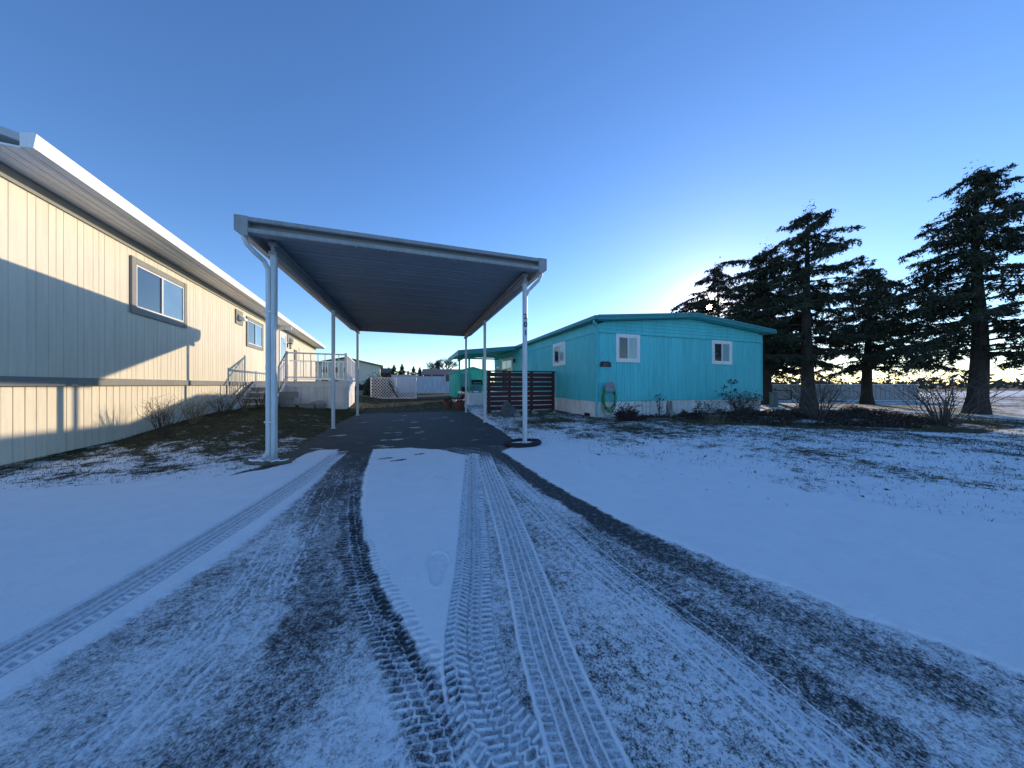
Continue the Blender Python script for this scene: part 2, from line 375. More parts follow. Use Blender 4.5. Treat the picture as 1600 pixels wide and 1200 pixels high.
TR_E = [(-0.813,4.673),(-0.592,3.27),(-0.434,2.376),(-0.313,1.856),(-0.205,1.51),(-0.093,1.256),(-0.036,1.101),(0.011,0.977),(0.048,0.875),(0.071,0.793),(0.091,0.702)]
TR_F = [(-0.695,4.931),(-0.526,3.249),(-0.382,2.359),(-0.238,1.831),(-0.127,1.529),(-0.03,1.284),(0.053,1.11),(0.104,0.998)]
DK_R = [(1.0,4.9),(1.12,4.3),(1.185,3.653),(1.20,2.908),(1.28,2.304),(1.33,1.822),(1.36,1.62),(1.42,1.348),(1.47,1.156),(1.52,.97),(1.57,.8),(1.66,.5)]
DK_R2 = [(1.15,1.0),(1.20,.88),(1.24,.779),(1.25,.658),(1.286,.5)]
DK_L = [(-1.0,5.856),(-.82,3.9),(-.72,2.964),(-.62,2.337),(-.51,1.984),(-.45,1.631),(-.43,1.45)]
DK_L2 = [(-.434,1.365),(-.41,1.133),(-.45,1.0)]
TR_G = [(-.9,3.9),(-.83,2.9),(-.74,2.0),(-.72,1.6),(-.80,1.1),(-.85,.7)]       # half worn streaks on the left
TR_H = [(-0.47,1.79),(-0.339,1.473),(-0.227,1.242),(-0.145,1.069),(-0.085,0.935),(-0.044,0.831)]     # cleats left of track E

def land(x, y):
    x = np.asarray(x, float); y = np.asarray(y, float)
    z = .27*sstep(-1.9, -3.9, x)*sstep(4.3, 10, y)
    z = z+.03*sstep(2.2, 4.0, x)*sstep(2.5, 5.5, y)
    return z

def ground_fields(x, y):
    n = len(x)
    r = np.hypot(x, y)
    wob = (fbm(x*9, y*9, 5, 3)-.5)
    sdp = inside_sd(x, y, PAVED)+wob*.10
    paved = sdp > 0
    # --- lawn
    f1 = fbm(x*1.1, y*1.1, 4, 21); f2 = fbm(x*4.5, y*4.5, 3, 33)
    right = sstep(-1, 2, x)
    lawn_r = .54-.06*sstep(3.0, 5.5, y)-.02*sstep(5.5, 7.2, y)+(f1-.5)*.9+(f2-.5)*.5+.10*sstep(1.5, .0, y-3.2)
    lawn_l = .78-.26*sstep(3.9, 4.9, y)-.44*sstep(4.9, 7.2, y)+(f1-.5)*.6+(f2-.5)*.8
    lawn_r = lawn_r+.34*np.exp(np.minimum(sdp, 0)/.55)
    lawn = lawn_l*(1-right)+lawn_r*right
    # the yard behind the carport is green
    lawn = lawn-1.2*sstep(9.5, 11.5, y)*sstep(2.2, 1.6, x)
    near_fence = sstep(1.9, 2.4, x)*sstep(10.5, 14.0, y)*sstep(22, 18, y)*.30
    lawn = lawn+near_fence-.5*sstep(19, 24, y)
    bed = inside_sd(x, y, [(5.0,7.0),(6.2,6.6),(7.0,5.3),(8.3,4.2),(11,2.8),(15,3),(15,7.6),(5,7.6)])
    lawn = np.where(bed > 0, .26+(f1-.5)*1.5, lawn)
    cov = lawn.copy(); spk = np.full(n, .72)
    # walked strip of snow beside the right front post
    sd = inside_sd(x, y, [(1.85,4.6),(2.3,6.4),(3.1,5.8),(2.6,4.2)])
    cov = cov+.35*sstep(-.2, .25, sd+wob*.3)
    # --- asphalt fan
    st = fbm(x*7+y*2.0, y*2.2, 4, 5)
    big = fbm(x*1.6, y*1.6, 3, 8)
    ang = np.arctan2(x+.5, np.maximum(6.2-y, .2))          # streaks fan out from the carport mouth
    fan = fbm(ang*26, np.hypot(x+.5, 6.2-y)*2.3, 4, 5)
    mid = fbm(x*7, y*7, 4, 6)
    base = .12+.34*sstep(4.6, 2.2, y)+.06*sstep(1.8, .9, y)
    base = base+(.06+.07*sstep(2.6, 1.8, y))*sstep(.5, .2, x)+(fan-.5)*.55+(big-.5)*.18+(mid-.5)*.30*sstep(.9, .4, x)
    base = base+.09*sstep(.4, .7, x)*sstep(4.3, 3.2, y)
    base = np.where(y > 4.8, -.30+(big-.5)*.2+.85*sstep(.72, .80, fbm(x*2.1, y*6, 3, 91)), base)
    amp = .64+.25*(vnoise(x*2.5, y*2.5, 40)-.5)+.22*sstep(.3, .6, x)
    pc = base; ps = amp; h = np.zeros(n)
    # dark worn strips
    for pts, hw, k in ((DK_R, .115, .95), (DK_R2, .09, .45), (DK_L, .12, .38), (DK_L2, .12, .35)):
        i, u, v, L = track_uv(x, y, pts, hw*1.6)
        e = np.abs(v)/hw+(fbm(x[i]*14, y[i]*14, 3, 15)-.5)*.9
        w = sstep(1.25, .6, e)*k
        if pts is DK_R: w = w*(.45+.55*sstep(.8, 1.9, y[i]))
        pc[i] = pc[i]*(1-w)+(.04)*w
    fields = []
    # centre patch, side snow fields
    for poly, nz_, in ((CENTRE, .05), (LSNOW, .05), (RSNOW, .06)):
        sd = inside_sd(x, y, poly)+wob*nz_+(fbm(x*45, y*45, 2, 13)-.5)*.03
        w = sstep(-.028, .022, sd)
        pc = pc*(1-w)+w*(.93+.10*(fbm(x*2.2, y*2.2, 3, 14)-.5)); ps = ps*(1-w)+.17*w
        h = h*(1-w)+.009*sstep(-.01, .03, sd)
    def ridge(q, w): return np.exp(-(q/w)**2)
    def per(t, p): return (t/p-np.round(t/p))*p
    # A: chunky tread pressed into packed snow
    i, u, v, L = track_uv(x, y, TR_A, .125)
    jit = (fbm(x[i]*30, y[i]*30, 2, 44)-.5)
    q = v+jit*.004; P = .0290
    ridge1 = ridge(per(u+jit*.004, P), .0036)*(q < -.048)*(q > -.098)
    zz = .0085*np.abs(per(u, P))/(P/2)*2-.0085
    ridge2 = np.maximum(ridge(q+.044+zz, .0034), ridge(q+.010-zz, .0034))
    ridge2 = np.maximum(ridge2, ridge(per(u+(q+.027)*.35, P), .0028)*(q > -.044)*(q < -.010)*.9)
    PP = .0265
    ridge3 = np.maximum(ridge(per(u+(q-.02)*.62, PP), .0035)*(q > .008)*(q < .052),
                        ridge(per(u-.006-(q-.052)*.25, PP), .0035)*(q > .050)*(q < .088))
    ridge3 = np.maximum(ridge3, ridge(q-.051-zz*.6, .0028)*.9)
    edge = ridge(q-.100, .008)
    R = np.clip(np.maximum(np.maximum(ridge1, ridge2), np.maximum(ridge3, edge)), 0, 1)
    w = sstep(.108, .098, np.abs(q))
    w = w*(paved[i])
    fadeA = sstep(.62, .80, y[i])
    valley = .50+.14*(vnoise(x[i]*60, y[i]*60, 5)-.5)
    vary = .55+.75*fbm(x[i]*5, y[i]*5, 3, 97); pc[i] = pc[i]*(1-w)+w*(valley+.04+(.72)*R*(.35+.65*fadeA)*vary); ps[i] = ps[i]*(1-w)+w*(.36-.2*R)
    h[i] = h[i]*(1-w)+w*(.0010+.0095*R*(.3+.7*fadeA))
    # B: long thin ribs with ticks
    i, u, v, L = track_uv(x, y, TR_B, .13)
    jit = (fbm(x[i]*26, y[i]*26, 2, 47)-.5); q = v+jit*.004
    R = 0
    for c in (-.098, -.052, -.020, .014, .050, .098): R = np.maximum(R, ridge(q-c, .0030 if abs(c) < .09 else .006))
    tick = ridge(per(u+q*.2, .024), .0022)*(((q < -.056)*(q > -.09))+((q > .056)*(q < .094)))*.75
    R = np.clip(np.maximum(R, tick), 0, 1)
    w = sstep(.112, .100, np.abs(q))*paved[i]*sstep(4.5, 3.6, y[i])
    pc[i] = pc[i]*(1-w)+w*(.56+.60*R); ps[i] = ps[i]*(1-w)+w*(.42-.3*R)
    h[i] = h[i]*(1-w)+w*(.0015+.006*R)
    # C: pairs of thin lines over speckled snow
    i, u, v, L = track_uv(x, y, TR_C, .16)
    jit = (fbm(x[i]*20, y[i]*20, 2, 49)-.5); q = v+jit*.006
    R = 0
    for c in (-.10, -.052, -.036, .028, .060, .105): R = np.maximum(R, ridge(q-c, .0030)*(.7+.5*vnoise(u*14, q*0+c*100, 9)))
    cl = ridge(per(u+np.abs(q)*.5, .030), .003)*(np.abs(q) < .035)*.8
    R = np.clip(np.maximum(R, cl*(.4+.6*(vnoise(u*5, u*0, 12) > .5))), 0, 1)
    w = sstep(.15, .12, np.abs(q))*sstep(4.2, 3.2, y[i])
    pc[i] = pc[i]+w*(.10*sstep(.05, .02, np.abs(q))+.65*R); ps[i] = ps[i]-.30*w*R
    h[i] = h[i]+w*.005*R
    # D: lines along the left snow field
    i, u, v, L = track_uv(x, y, TR_D, .125)
    jit = (fbm(x[i]*20, y[i]*20, 2, 52)-.5); q = v+jit*.006
    R = 0
    for c in (-.09, -.04, .0, .045, .1): R = np.maximum(R, ridge(q-c, .005))
    ticks = ridge(per(u+q*.25, .032), .005)*(np.abs(q+.065) < .022)
    R = np.clip(np.maximum(R, ticks), 0, 1)
    w = sstep(.12, .10, np.abs(q))*sstep(5.3, 4.6, y[i])
    pc[i] = pc[i]*(1-w)+w*(.56+.5*R); ps[i] = ps[i]*(1-w)+w*(.34-.2*R)
    h[i] = h[i]*(1-w)+w*(.001+.006*R)
    # E: bare tread with snow lace, F: faint cleats in the patch edge, H: cleats on the left
    for pts, hw, mode in ((TR_H, .11, 2), (TR_G, .16, 3), (TR_E, .074, 0), (TR_F, .055, 1)):
        i, u, v, L = track_uv(x, y, pts, hw*1.15)
        jit = (fbm(x[i]*24, y[i]*24, 3, 55)-.5); lo_ = (fbm(x[i]*7, y[i]*7, 2, 57)-.5); q = v+jit*.014+lo_*.03; uu = u+jit*.014+lo_*.02
        w = sstep(hw*1.12, hw*.80, np.abs(q)+(fbm(x[i]*16, y[i]*16, 3, 58)-.5)*.03)
        zz = .010*np.abs(per(uu, .030))/.015-.005
        if mode == 0:
            R = np.maximum(ridge(q+.026+zz, .0032), ridge(q-.018-zz, .0032))
            R = np.maximum(R, ridge(per(uu+q*.5, .030), .0032)*(q > -.030)*(q < .07)*.8)
            R = np.maximum(R, ridge(per(uu-q*.4, .030), .004)*(q < -.034)*.8)
            R = R*(.15+1.2*fbm(x[i]*6, y[i]*6, 3, 77))*sstep(4.4, 3.2, y[i])
            bare = (.14+.20*sstep(1.7, .8, y[i]))+(fbm(x[i]*8, y[i]*8, 3, 88)-.5)*.7
            pc[i] = pc[i]*(1-w*.70)+w*.70*bare+w*.60*R; ps[i] = ps[i]*(1-w)+w*(.55-.25*R); h[i] = h[i]*(1-w)+w*.006*R
        elif mode == 1:
            R = ridge(per(uu+q*.5, .036), .008)
            dent = 1-R
            pc[i] = pc[i]-w*.26*dent*sstep(3.6, 2.2, y[i]); h[i] = h[i]-w*.006*dent
        elif mode == 2:
            R = ridge(per(uu+np.abs(q)*.6, .044), .0045)*sstep(.45, .62, fbm(x[i]*5, y[i]*5, 2, 61))
            pc[i] = pc[i]+w*.45*R; h[i] = h[i]+w*.005*R
        else:
            R = np.maximum(ridge(per(q+.3*jit*.1, .034), .004), 0)*sstep(.42, .6, fbm(u*3, q*20, 2, 63))
            pc[i] = pc[i]+w*.38*R; h[i] = h[i]+w*.003*R
    # loose berm on the left edge of the smooth patch
    # foot prints
    def shoe(cx, cy, ang, ln, dep, solid):
        nonlocal pc, h, ps
        m = np.nonzero((np.abs(x-cx) < .3) & (np.abs(y-cy) < .3))[0]
        if not len(m): return
        dx = x[m]-cx; dy = y[m]-cy; ca, sa = math.cos(ang), math.sin(ang)
        a = (dx*sa+dy*ca)/(ln/2); b = (dx*ca-dy*sa)/(ln*.19)
        wid = .86+.26*np.sin(a*2.0+.6)-.20*np.exp(-((a+.25)/.25)**2)
        e = np.sqrt(np.abs(a)**2.6+(np.abs(b)/wid)**2.6)
        rim = np.exp(-((e-1.03)/.07)**2); inn = sstep(1.0, .92, e)
        bars = .5+.5*np.sin(a*26)
        h[m] += .004*rim-inn*dep*(.7+.3*bars)
        if solid: pc[m] = pc[m]*(1-inn)+inn*.15; ps[m] = ps[m]*(1-inn)+inn*.5
        else: pc[m] = pc[m]*(1-inn*.8)+inn*.8*(.78)+.1*rim; ps[m] = np.where(inn > .5, .22, ps[m])
    shoe(.115, 1.66, .10, .31, .006, False)
    shoe(.285, 3.235, -.5, .27, .004, False)
    shoe(.33, 3.935, .3, .26, .004, False)
    shoe(-.377, 4.341, 1.4, .20, .006, True); shoe(-.208, 4.179, 1.3, .22, .006, True); shoe(.062, 4.45, 1.3, .16, .004, True)
    # small marks in the smooth snow on the right
    for (cx, cy, an) in [(2.575,3.339,1.2),(2.692,3.231,1.2),(2.762,2.919,.9),(2.823,2.783,.9),(2.811,2.551,1.3),(2.82,2.362,1.1),(2.158,2.692,1.4),(2.307,2.62,1.2),(3.037,2.184,1.0),(3.082,2.031,1.0),(2.931,1.775,.9),(2.927,1.632,.9),(2.019,3.383,.4),(2.09,3.2,.4),(2.5,2.5,1.2),(2.62,2.1,1.1)]:
        m = np.nonzero((np.abs(x-cx) < .12) & (np.abs(y-cy) < .12))[0]
        if len(m):
            dx = x[m]-cx; dy = y[m]-cy; a = dx*math.sin(an)+dy*math.cos(an); b = dx*math.cos(an)-dy*math.sin(an)
            g = np.exp(-(a/.035)**2-(b/.010)**2)*(.6+.8*vnoise(x[m]*60, y[m]*60, 2))
            pc[m] -= .50*g; h[m] -= .005*g
    cov = np.where(paved, pc, cov); spk = np.where(paved, ps, spk)
    # heights
    fine = sstep(9, 3, r)
    g1 = fbm(x*60, y*60, 2, 71)-.5
    hh = np.where(paved, h+.0035*g1*(ps > .2)*fine+.0015*g1*fine, .02*(fbm(x*9, y*9, 3, 73)-.3)+.012*(fbm(x*30, y*30, 2, 74)-.5)*fine)
    soft = .006*(fbm(x*3, y*3, 3, 79)-.5)+.0022*(fbm(x*16, y*16, 3, 81)-.5)*fine
    z = land(x, y)+hh+soft
    return z, cov, spk, sdp

def build_ground():
    f0 = YAW
    step = .0026
    fine = np.arange(-1.20, 1.20, step)+f0
    coarse = np.linspace(1.20+f0, 2*math.pi-1.20+f0, 70)[:-1]
    ang = np.concatenate([fine, coarse]); na = len(ang)
    rr = [.02, .1, .2, .3, .4, .5, .58]
    r = .62
    while r < 3.2: rr.append(r); r *= 1.0033
    while r < 16: rr.append(r); r *= 1.0062
    while r < 900: rr.append(r); r *= 1.05
    rr = np.array(rr); nr = len(rr)
    A, Rr = np.meshgrid(ang, rr)
    x = (Rr*np.sin(A)).ravel(); y = (Rr*np.cos(A)).ravel()
    z, cov, spk, sdp = ground_fields(x, y)
    i = np.arange(nr-1)[:, None]; j = np.arange(na)[None, :]; j2 = (j+1) % na
    F = np.stack([i*na+j, i*na+j2, (i+1)*na+j2, (i+1)*na+j], -1).reshape(-1, 4)
    F = F[:, ::-1]
    V = np.stack([x, y, z], -1)
    fc = sdp[F].mean(1)
    cx = x[F].mean(1); cy = y[F].mean(1)
    sdL = inside_sd(cx, cy, LSNOW); sdR = inside_sd(cx, cy, RSNOW)
    pav = fc > 0
    drive = pav & (sdL <= 0) & (sdR <= 0)
    left = pav & (sdL > 0); right_ = pav & (sdR > 0)
    def emit(name, mask, m):
        f = F[mask]; used, inv = np.unique(f, return_inverse=True); f2 = inv.reshape(f.shape)
        o = npmesh(name, V[used], f2, m, smooth=True); o['kind'] = 'structure'
        a = o.data.attributes.new('snow_cover', 'FLOAT', 'POINT'); a.data.foreach_set('value', cov[used].astype(np.float32))
        a = o.data.attributes.new('speckle', 'FLOAT', 'POINT'); a.data.foreach_set('value', spk[used].astype(np.float32))
        return o
    emit('driveway', drive, M_GASP)
    emit('snow', left | right_, M_GASP)
    emit('ground', ~pav, M_GLAW)
    return
build_ground()

def grass_blades():
    """short frosted tufts on the lawns; one object, nobody could count them"""
    xs = []; ys = []
    def region(n, x0, x1, y0, y1):
        xs.append(NP.uniform(x0, x1, n)); ys.append(NP.uniform(y0, y1, n))
    region(46000, 1.7, 9.5, .3, 7.2); region(16000, 2.0, 5.0, 6.8, 10.1)
    region(30000, -6, -1.7, 4.1, 12); region(20000, -7, 6, 11.2, 22); region(8000, 9, 16, 1.5, 7)
    x = np.repeat(np.concatenate(xs), 3); y = np.repeat(np.concatenate(ys), 3)
    x = x+NP.normal(0, .012, len(x)); y = y+NP.normal(0, .012, len(y))
    sd = inside_sd(x, y, PAVED); _, cov, _, _ = ground_fields(x, y)
    keep = (sd < -.02) & (NP.random(len(x)) > np.clip(cov*1.15, .05, .93))
    keep &= ~((x > 5.05) & (y > 7.5)) & ~((x > 2.5) & (y > 14.7) & (y < 18.7))
    x = x[keep]; y = y[keep]; n = len(x); z = land(x, y)
    r = np.hypot(x, y); hh = NP.uniform(.008, .030, n)*(1+.06*r); w = NP.uniform(.0010, .0022, n)*(1+.22*r)
    a = NP.uniform(0, 6.283, n); lean = NP.uniform(0, .9, n)*hh; la = NP.uniform(0, 6.283, n)
    dx = np.cos(a)*w; dy = np.sin(a)*w
    V = np.empty((n, 3, 3))
    V[:, 0] = np.stack([x-dx, y-dy, z-.004], -1); V[:, 1] = np.stack([x+dx, y+dy, z-.004], -1)
    V[:, 2] = np.stack([x+np.cos(la)*lean, y+np.sin(la)*lean, z+hh], -1)
    m = mat('winter_grass', (.095,.090,.045), .8, n1=(.035,.045,.022), vscale=5, var=.3)
    o = npmesh('grass', V.reshape(-1, 3), np.arange(3*n).reshape(-1, 3), m)
    tag(o, 'short winter grass poking through patchy snow on the lawns', 'grass', kind='stuff')
grass_blades()

# ------------------------------------------------------------------ text
def text_mesh(s, size, name, m, parent, loc, rot=(math.pi/2, 0, 0), ext=.002, bold=.0):
    cu = bpy.data.curves.new('t', 'FONT'); cu.body = s; cu.size = size; cu.extrude = ext; cu.align_x = 'CENTER'; cu.offset = bold
    ob = bpy.data.objects.new('t', cu); COL.objects.link(ob)
    dg = bpy.context.evaluated_depsgraph_get(); me = bpy.data.meshes.new_from_object(ob.evaluated_get(dg))
    bpy.data.objects.remove(ob); bpy.data.curves.remove(cu)
    R = Matrix.Translation(Vector(loc)) @ Euler(rot).to_matrix().to_4x4()
    me.transform(R); me.materials.clear(); me.materials.append(m); me.name = name
    o = bpy.data.objects.new(name, me); COL.objects.link(o); o.parent = parent
    return o

# ------------------------------------------------------------------ carport
def carport():
    XL, XR, Y0, Y1 = -2.05, 2.03, 4.41, 11.12
    ZT, ZB = 3.035, 2.845
    t = thing('carport', 'long white metal carport on six thin posts over the bare driveway', 'carport', (0, 4.72, 0), world=True)
    # pans: ribbed sheet, ribs run across
    m = MB(); prof = []; y = Y0+.125; k = 0
    while y < Y1-.05:
        d = .007 if k % 3 else .015
        prof += [(y, 0), (y+.094, 0), (y+.100, -d), (y+.118, -d), (y+.124, 0)]; y += .1301; k += 1
    n = len(m.v)
    zz = 2.905
    for (yy, o) in prof: m.v += [(XL+.1, yy, zz+o), (XR-.1, yy, zz+o)]
    for i in range(len(prof)-1):
        a = n+2*i; m.f.append((a, a+1, a+3, a+2))
    m.box(XL+.1, XR-.1, Y0+.13, Y1-.065, zz+.012, zz+.075)
    m.build('roof_panel', M_PAN, t)
    # front fascia: C channel, upper band, recessed web, lower lip
    m = MB(); a, b = XL+.10, XR-.10
    m.bbox(a, b, Y0, Y0+.12, ZT-.055, ZT, .006); wb = MB(); wb.box(a, b, Y0+.085, Y0+.122, ZB+.058, ZT-.055); m.bbox(a, b, Y0+.001, Y0+.12, ZB, ZB+.058, .006)
    for xx in (-.75, -.35, .55, 1.25): m.box(xx, xx+.012, Y0+.01, Y0+.03, ZB-.018, ZB+.002)
    ff = m.build('front_fascia', M_WFA, t); wb.build('fascia_web', M_GTRIM, ff)  # web coloured darker than the bands to put shade into the recess
    m = MB(); m.bbox(a, b, Y1-.06, Y1, 2.80, ZT, .006); m.build('rear_fascia', M_WFA, t)
    for s in (-1, 1):
        xo = XL if s < 0 else XR; xi = xo-s*.13
        g = MB()
        prof = [(xo, ZT), (xo, ZB+.012), (xo-s*.02, ZB-.01), (xi-s*.0, ZB-.045), (xi, ZB+.03), (xi, ZT-.03), (xi+s*.012, ZT-.03), (xi+s*.012, ZB+.03), (xo-s*.012, ZB+.03), (xo-s*.012, ZT)]
        if s < 0: prof = prof[::-1]
        g.prism(prof, 'y', Y0+.004, Y1)
        gut = g.build('gutter', M_WFA, t)
        c = MB(); pr = [(xo+s*.003, ZT+.003), (xo+s*.003, ZB+.008), (xo-s*.02, ZB-.014), (xi, ZB-.048), (xi-s*.004, ZT+.003)]
        if s < 0: pr = pr[::-1]
        c.prism(pr, 'y', Y0-.004, Y0+.003); c.build('end_cap', M_WFA, gut)
        bx = s*1.77
        b_ = MB(); b_.bbox(bx-.045, bx+.045, Y0+.26, Y1-.07, 2.70, 2.745, .004); b_.bbox(bx-.045, bx+.045, Y0+.26, Y1-.07, 2.82, 2.868, .004)
        b_.box(bx-.020, bx+.020, Y0+.27, Y1-.08, 2.743, 2.822)
        b_.build('beam', M_WFA, t)
        for q, yy in enumerate((4.72, 7.74, 10.78)):
            p = MB(); zb = float(land(bx, yy))-.01
            w_ = .034; p.bbox(bx-w_, bx+w_, yy-w_, yy+w_, zb, 2.735, .013); p.box(bx-.006, bx+.006, yy-w_-.003, yy-w_+.001, 2.55, 2.69); p.box(bx-.045, bx+.045, yy-.05, yy+.05, 2.690, 2.6985)
            p.build('post', M_WM, t)
            f = MB(); f.bbox(bx-.055, bx+.055, yy-.055, yy+.055, zb+.006, zb+.018, .004); f.build('base_plate', M_WM, t)
    # downspouts
    d = MB(); pts = [(-1.985,4.47,2.86),(-1.985,4.48,2.80),(-1.965,4.51,2.73),(-1.92,4.57,2.67),(-1.855,4.66,2.60),(-1.828,4.695,2.52),(-1.824,4.70,2.44),(-1.824,4.70,.14),(-1.83,4.67,.08),(-1.845,4.61,.045)]
    d.tube(pts, .029, 12); d.box(-1.858,-1.738,4.664,4.674,1.94,1.965); d.box(-1.858,-1.738,4.664,4.674,.50,.525)
    for zz_ in (2.44, 1.2): d.tube([(-1.824,4.70,zz_),(-1.824,4.70,zz_+.05)], .0315, 12)
    d.build('downspout', M_WM, t, smooth=False)
    d = MB(); pts = [(1.965,4.47,2.86),(1.965,4.48,2.80),(1.95,4.53,2.73),(1.90,4.62,2.67),(1.84,4.71,2.60),(1.812,4.775,2.52),(1.81,4.78,2.44),(1.81,4.78,.20),(1.83,4.76,.14),(1.90,4.71,.11)]
    d.tube(pts, .027, 12); d.box(1.745,1.842,4.81,4.82,1.3,1.325)
    d.tube([(1.885,4.735,.118),(1.905,4.715,.108)], .037, 12)
    ds = d.build('downspout', M_WM, t)
    for i, ch in enumerate('201'):
        text_mesh(ch, .125, 'house_number', M_DIGIT, t, (1.772-0, -.0365, 2.105-i*.135), ext=.002, bold=.003)
carport()

# ------------------------------------------------------------------ edging ring at the right post, timbers at the left
def tyre_ring(cx, cy, z):
    t = thing('edging_ring', 'flattened black rubber ring filled with snow round the number post', 'tyre', (cx, cy, z), world=True)
    m = MB(); n = 40; k = 10
    for i in range(n):
        a = 2*math.pi*i/n; ex = .27+.02*math.sin(3*a+1); ey = .20+.015*math.sin(2*a)
        for j in range(k):
            b = 2*math.pi*j/k; r = .048+.006*math.sin(5*a)
            m.v.append((cx+(ex+r*math.cos(b))*math.cos(a), cy+(ey+r*math.cos(b))*math.sin(a), z+.035+r*.85*math.sin(b)))
    for i in range(n):
        for j in range(k):
            a = i*k+j; b = i*k+(j+1) % k; c = ((i+1) % n)*k; m.f.append((a, c+j, c+(j+1) % k, b))
    m.build('rubber_tube', M_RUB, t, smooth=True)
    s = MB(); c0 = len(s.v)
    s.v.append((cx, cy, z+.045))
    for ring in range(1, 6):
        for i in range(n):
            a = 2*math.pi*i/n; f = ring/5
            s.v.append((cx+.245*f*math.cos(a), cy+.175*f*math.sin(a), z+.045-.012*f*f+rnd.uniform(-.004, .004)))
    for i in range(n): s.f.append((0, 1+i, 1+(i+1) % n))
    for ring in range(4):
        for i in range(n):
            a = 1+ring*n+i; b = 1+ring*n+(i+1) % n; s.f.append((a, b, b+n, a+n))
    s.build('snow_fill', M_SNOWT, t, smooth=True)
tyre_ring(1.70, 4.62, .0)

def rock(name, label, c, size, seed, m, flat=.8, group=None, snow=False):
    bm = bmesh.new(); bmesh.ops.create_icosphere(bm, subdivisions=3, radius=1)
    r = random.Random(seed)
    planes = [(Vector((r.uniform(-1,1), r.uniform(-1,1), r.uniform(-.3,1))).normalized(), r.uniform(.55,.85)) for _ in range(9)]
    for v in bm.verts:
        p = v.co.copy()
        for nrm, d in planes:
            e = p.dot(nrm)-d
            if e > 0: p -= nrm*e
        p += p.normalized()*r.uniform(-.015, .015)
        v.co = Vector((c[0]+p.x*size[0], c[1]+p.y*size[1], c[2]+(p.z*flat+.45)*size[2]))
    mb = MB(); mb.add_bm(bm)
    t = thing(name, label, 'rock', c, world=True, group=group)
    mb.build('stone', m, t)
    return t
# snow-dusted log edging by the left post
def log(name, label, cat, a, b, r, seed, snow=True):
    t = thing(name, label, cat, ((a[0]+b[0])/2, (a[1]+b[1])/2, 0), world=True)
    A = Vector(a); B = Vector(b); q = random.Random(seed); pts = []; rs = []
    for i in range(7):
        p = A.lerp(B, i/6); p.z += q.uniform(-.006, .006); p.x += q.uniform(-.01, .01); pts.append(p); rs.append(r*q.uniform(.88, 1.08))
    m = MB(); m.tube(pts, rs, 9); m.build('log', M_WOOD, t)
    if snow:
        s = MB(); s.tube([p+Vector((0, 0, r*.62)) for p in pts[1:-1]], [k*.6 for k in rs[1:-1]], 8); s.build('snow_cap', M_SNOWT, t, smooth=True)
log('edging_log', 'snowy log lying in front of the left front carport post', 'log', (-2.02, 4.60, .03), (-1.72, 4.40, .03), .032, 3)
log('edging_log', 'short snowy log right of the left front carport post foot', 'log', (-1.72, 4.42, .025), (-1.48, 4.47, .025), .028, 4)

# ------------------------------------------------------------------ windows
def window(parent, ax, fixed, a0, a1, z0, z1, s, trim=.09, split=.5, trim_m=None, left_m=None, right_m=None, swap=False):
    """sliding window on a wall. ax 'x': wall along X at y=fixed, outward normal s*Y ; ax 'y': wall along Y at x=fixed, outward s*X"""
    trim_m = trim_m or M_WHT
    def bx(m, u0, u1, w0, w1, o0, o1, b=.004):
        lo, hi = sorted((fixed+s*o0, fixed+s*o1))
        if ax == 'x': m.bbox(u0, u1, lo, hi, w0, w1, b)
        else: m.bbox(lo, hi, u0, u1, w0, w1, b)
    m = MB()
    bx(m, a0, a0+trim, z0, z1, .0, .032); bx(m, a1-trim, a1, z0, z1, .0, .032)
    bx(m, a0+trim, a1-trim, z1-trim, z1, .0, .030); bx(m, a0+trim, a1-trim, z0, z0+trim, .0, .030)
    w = m.build('window', trim_m, parent)
    b0, b1, c0, c1 = a0+trim, a1-trim, z0+trim, z1-trim; mid = b0+(b1-b0)*split; k = .028
    f = MB()
    bx(f, b0, b0+k, c0, c1, .004, .024, .003); bx(f, b1-k, b1, c0, c1, .004, .024, .003)
    bx(f, b0+k, b1-k, c1-k, c1, .004, .022, .003); bx(f, b0+k, b1-k, c0, c0+k, .004, .022, .003)
    bx(f, mid-k*.7, mid+k*.7, c0+k, c1-k, .004, .026, .003)
    f.build('sash', M_WHT, w)
    g = MB(); bx(g, b0+k, mid-k*.7, c0+k, c1-k, .002, .008, .001); g.build('pane', right_m if swap else left_m, w)
    g = MB(); bx(g, mid+k*.7, b1-k, c0+k, c1-k, .002, .012, .001); g.build('pane', left_m if swap else right_m, w)
    return w

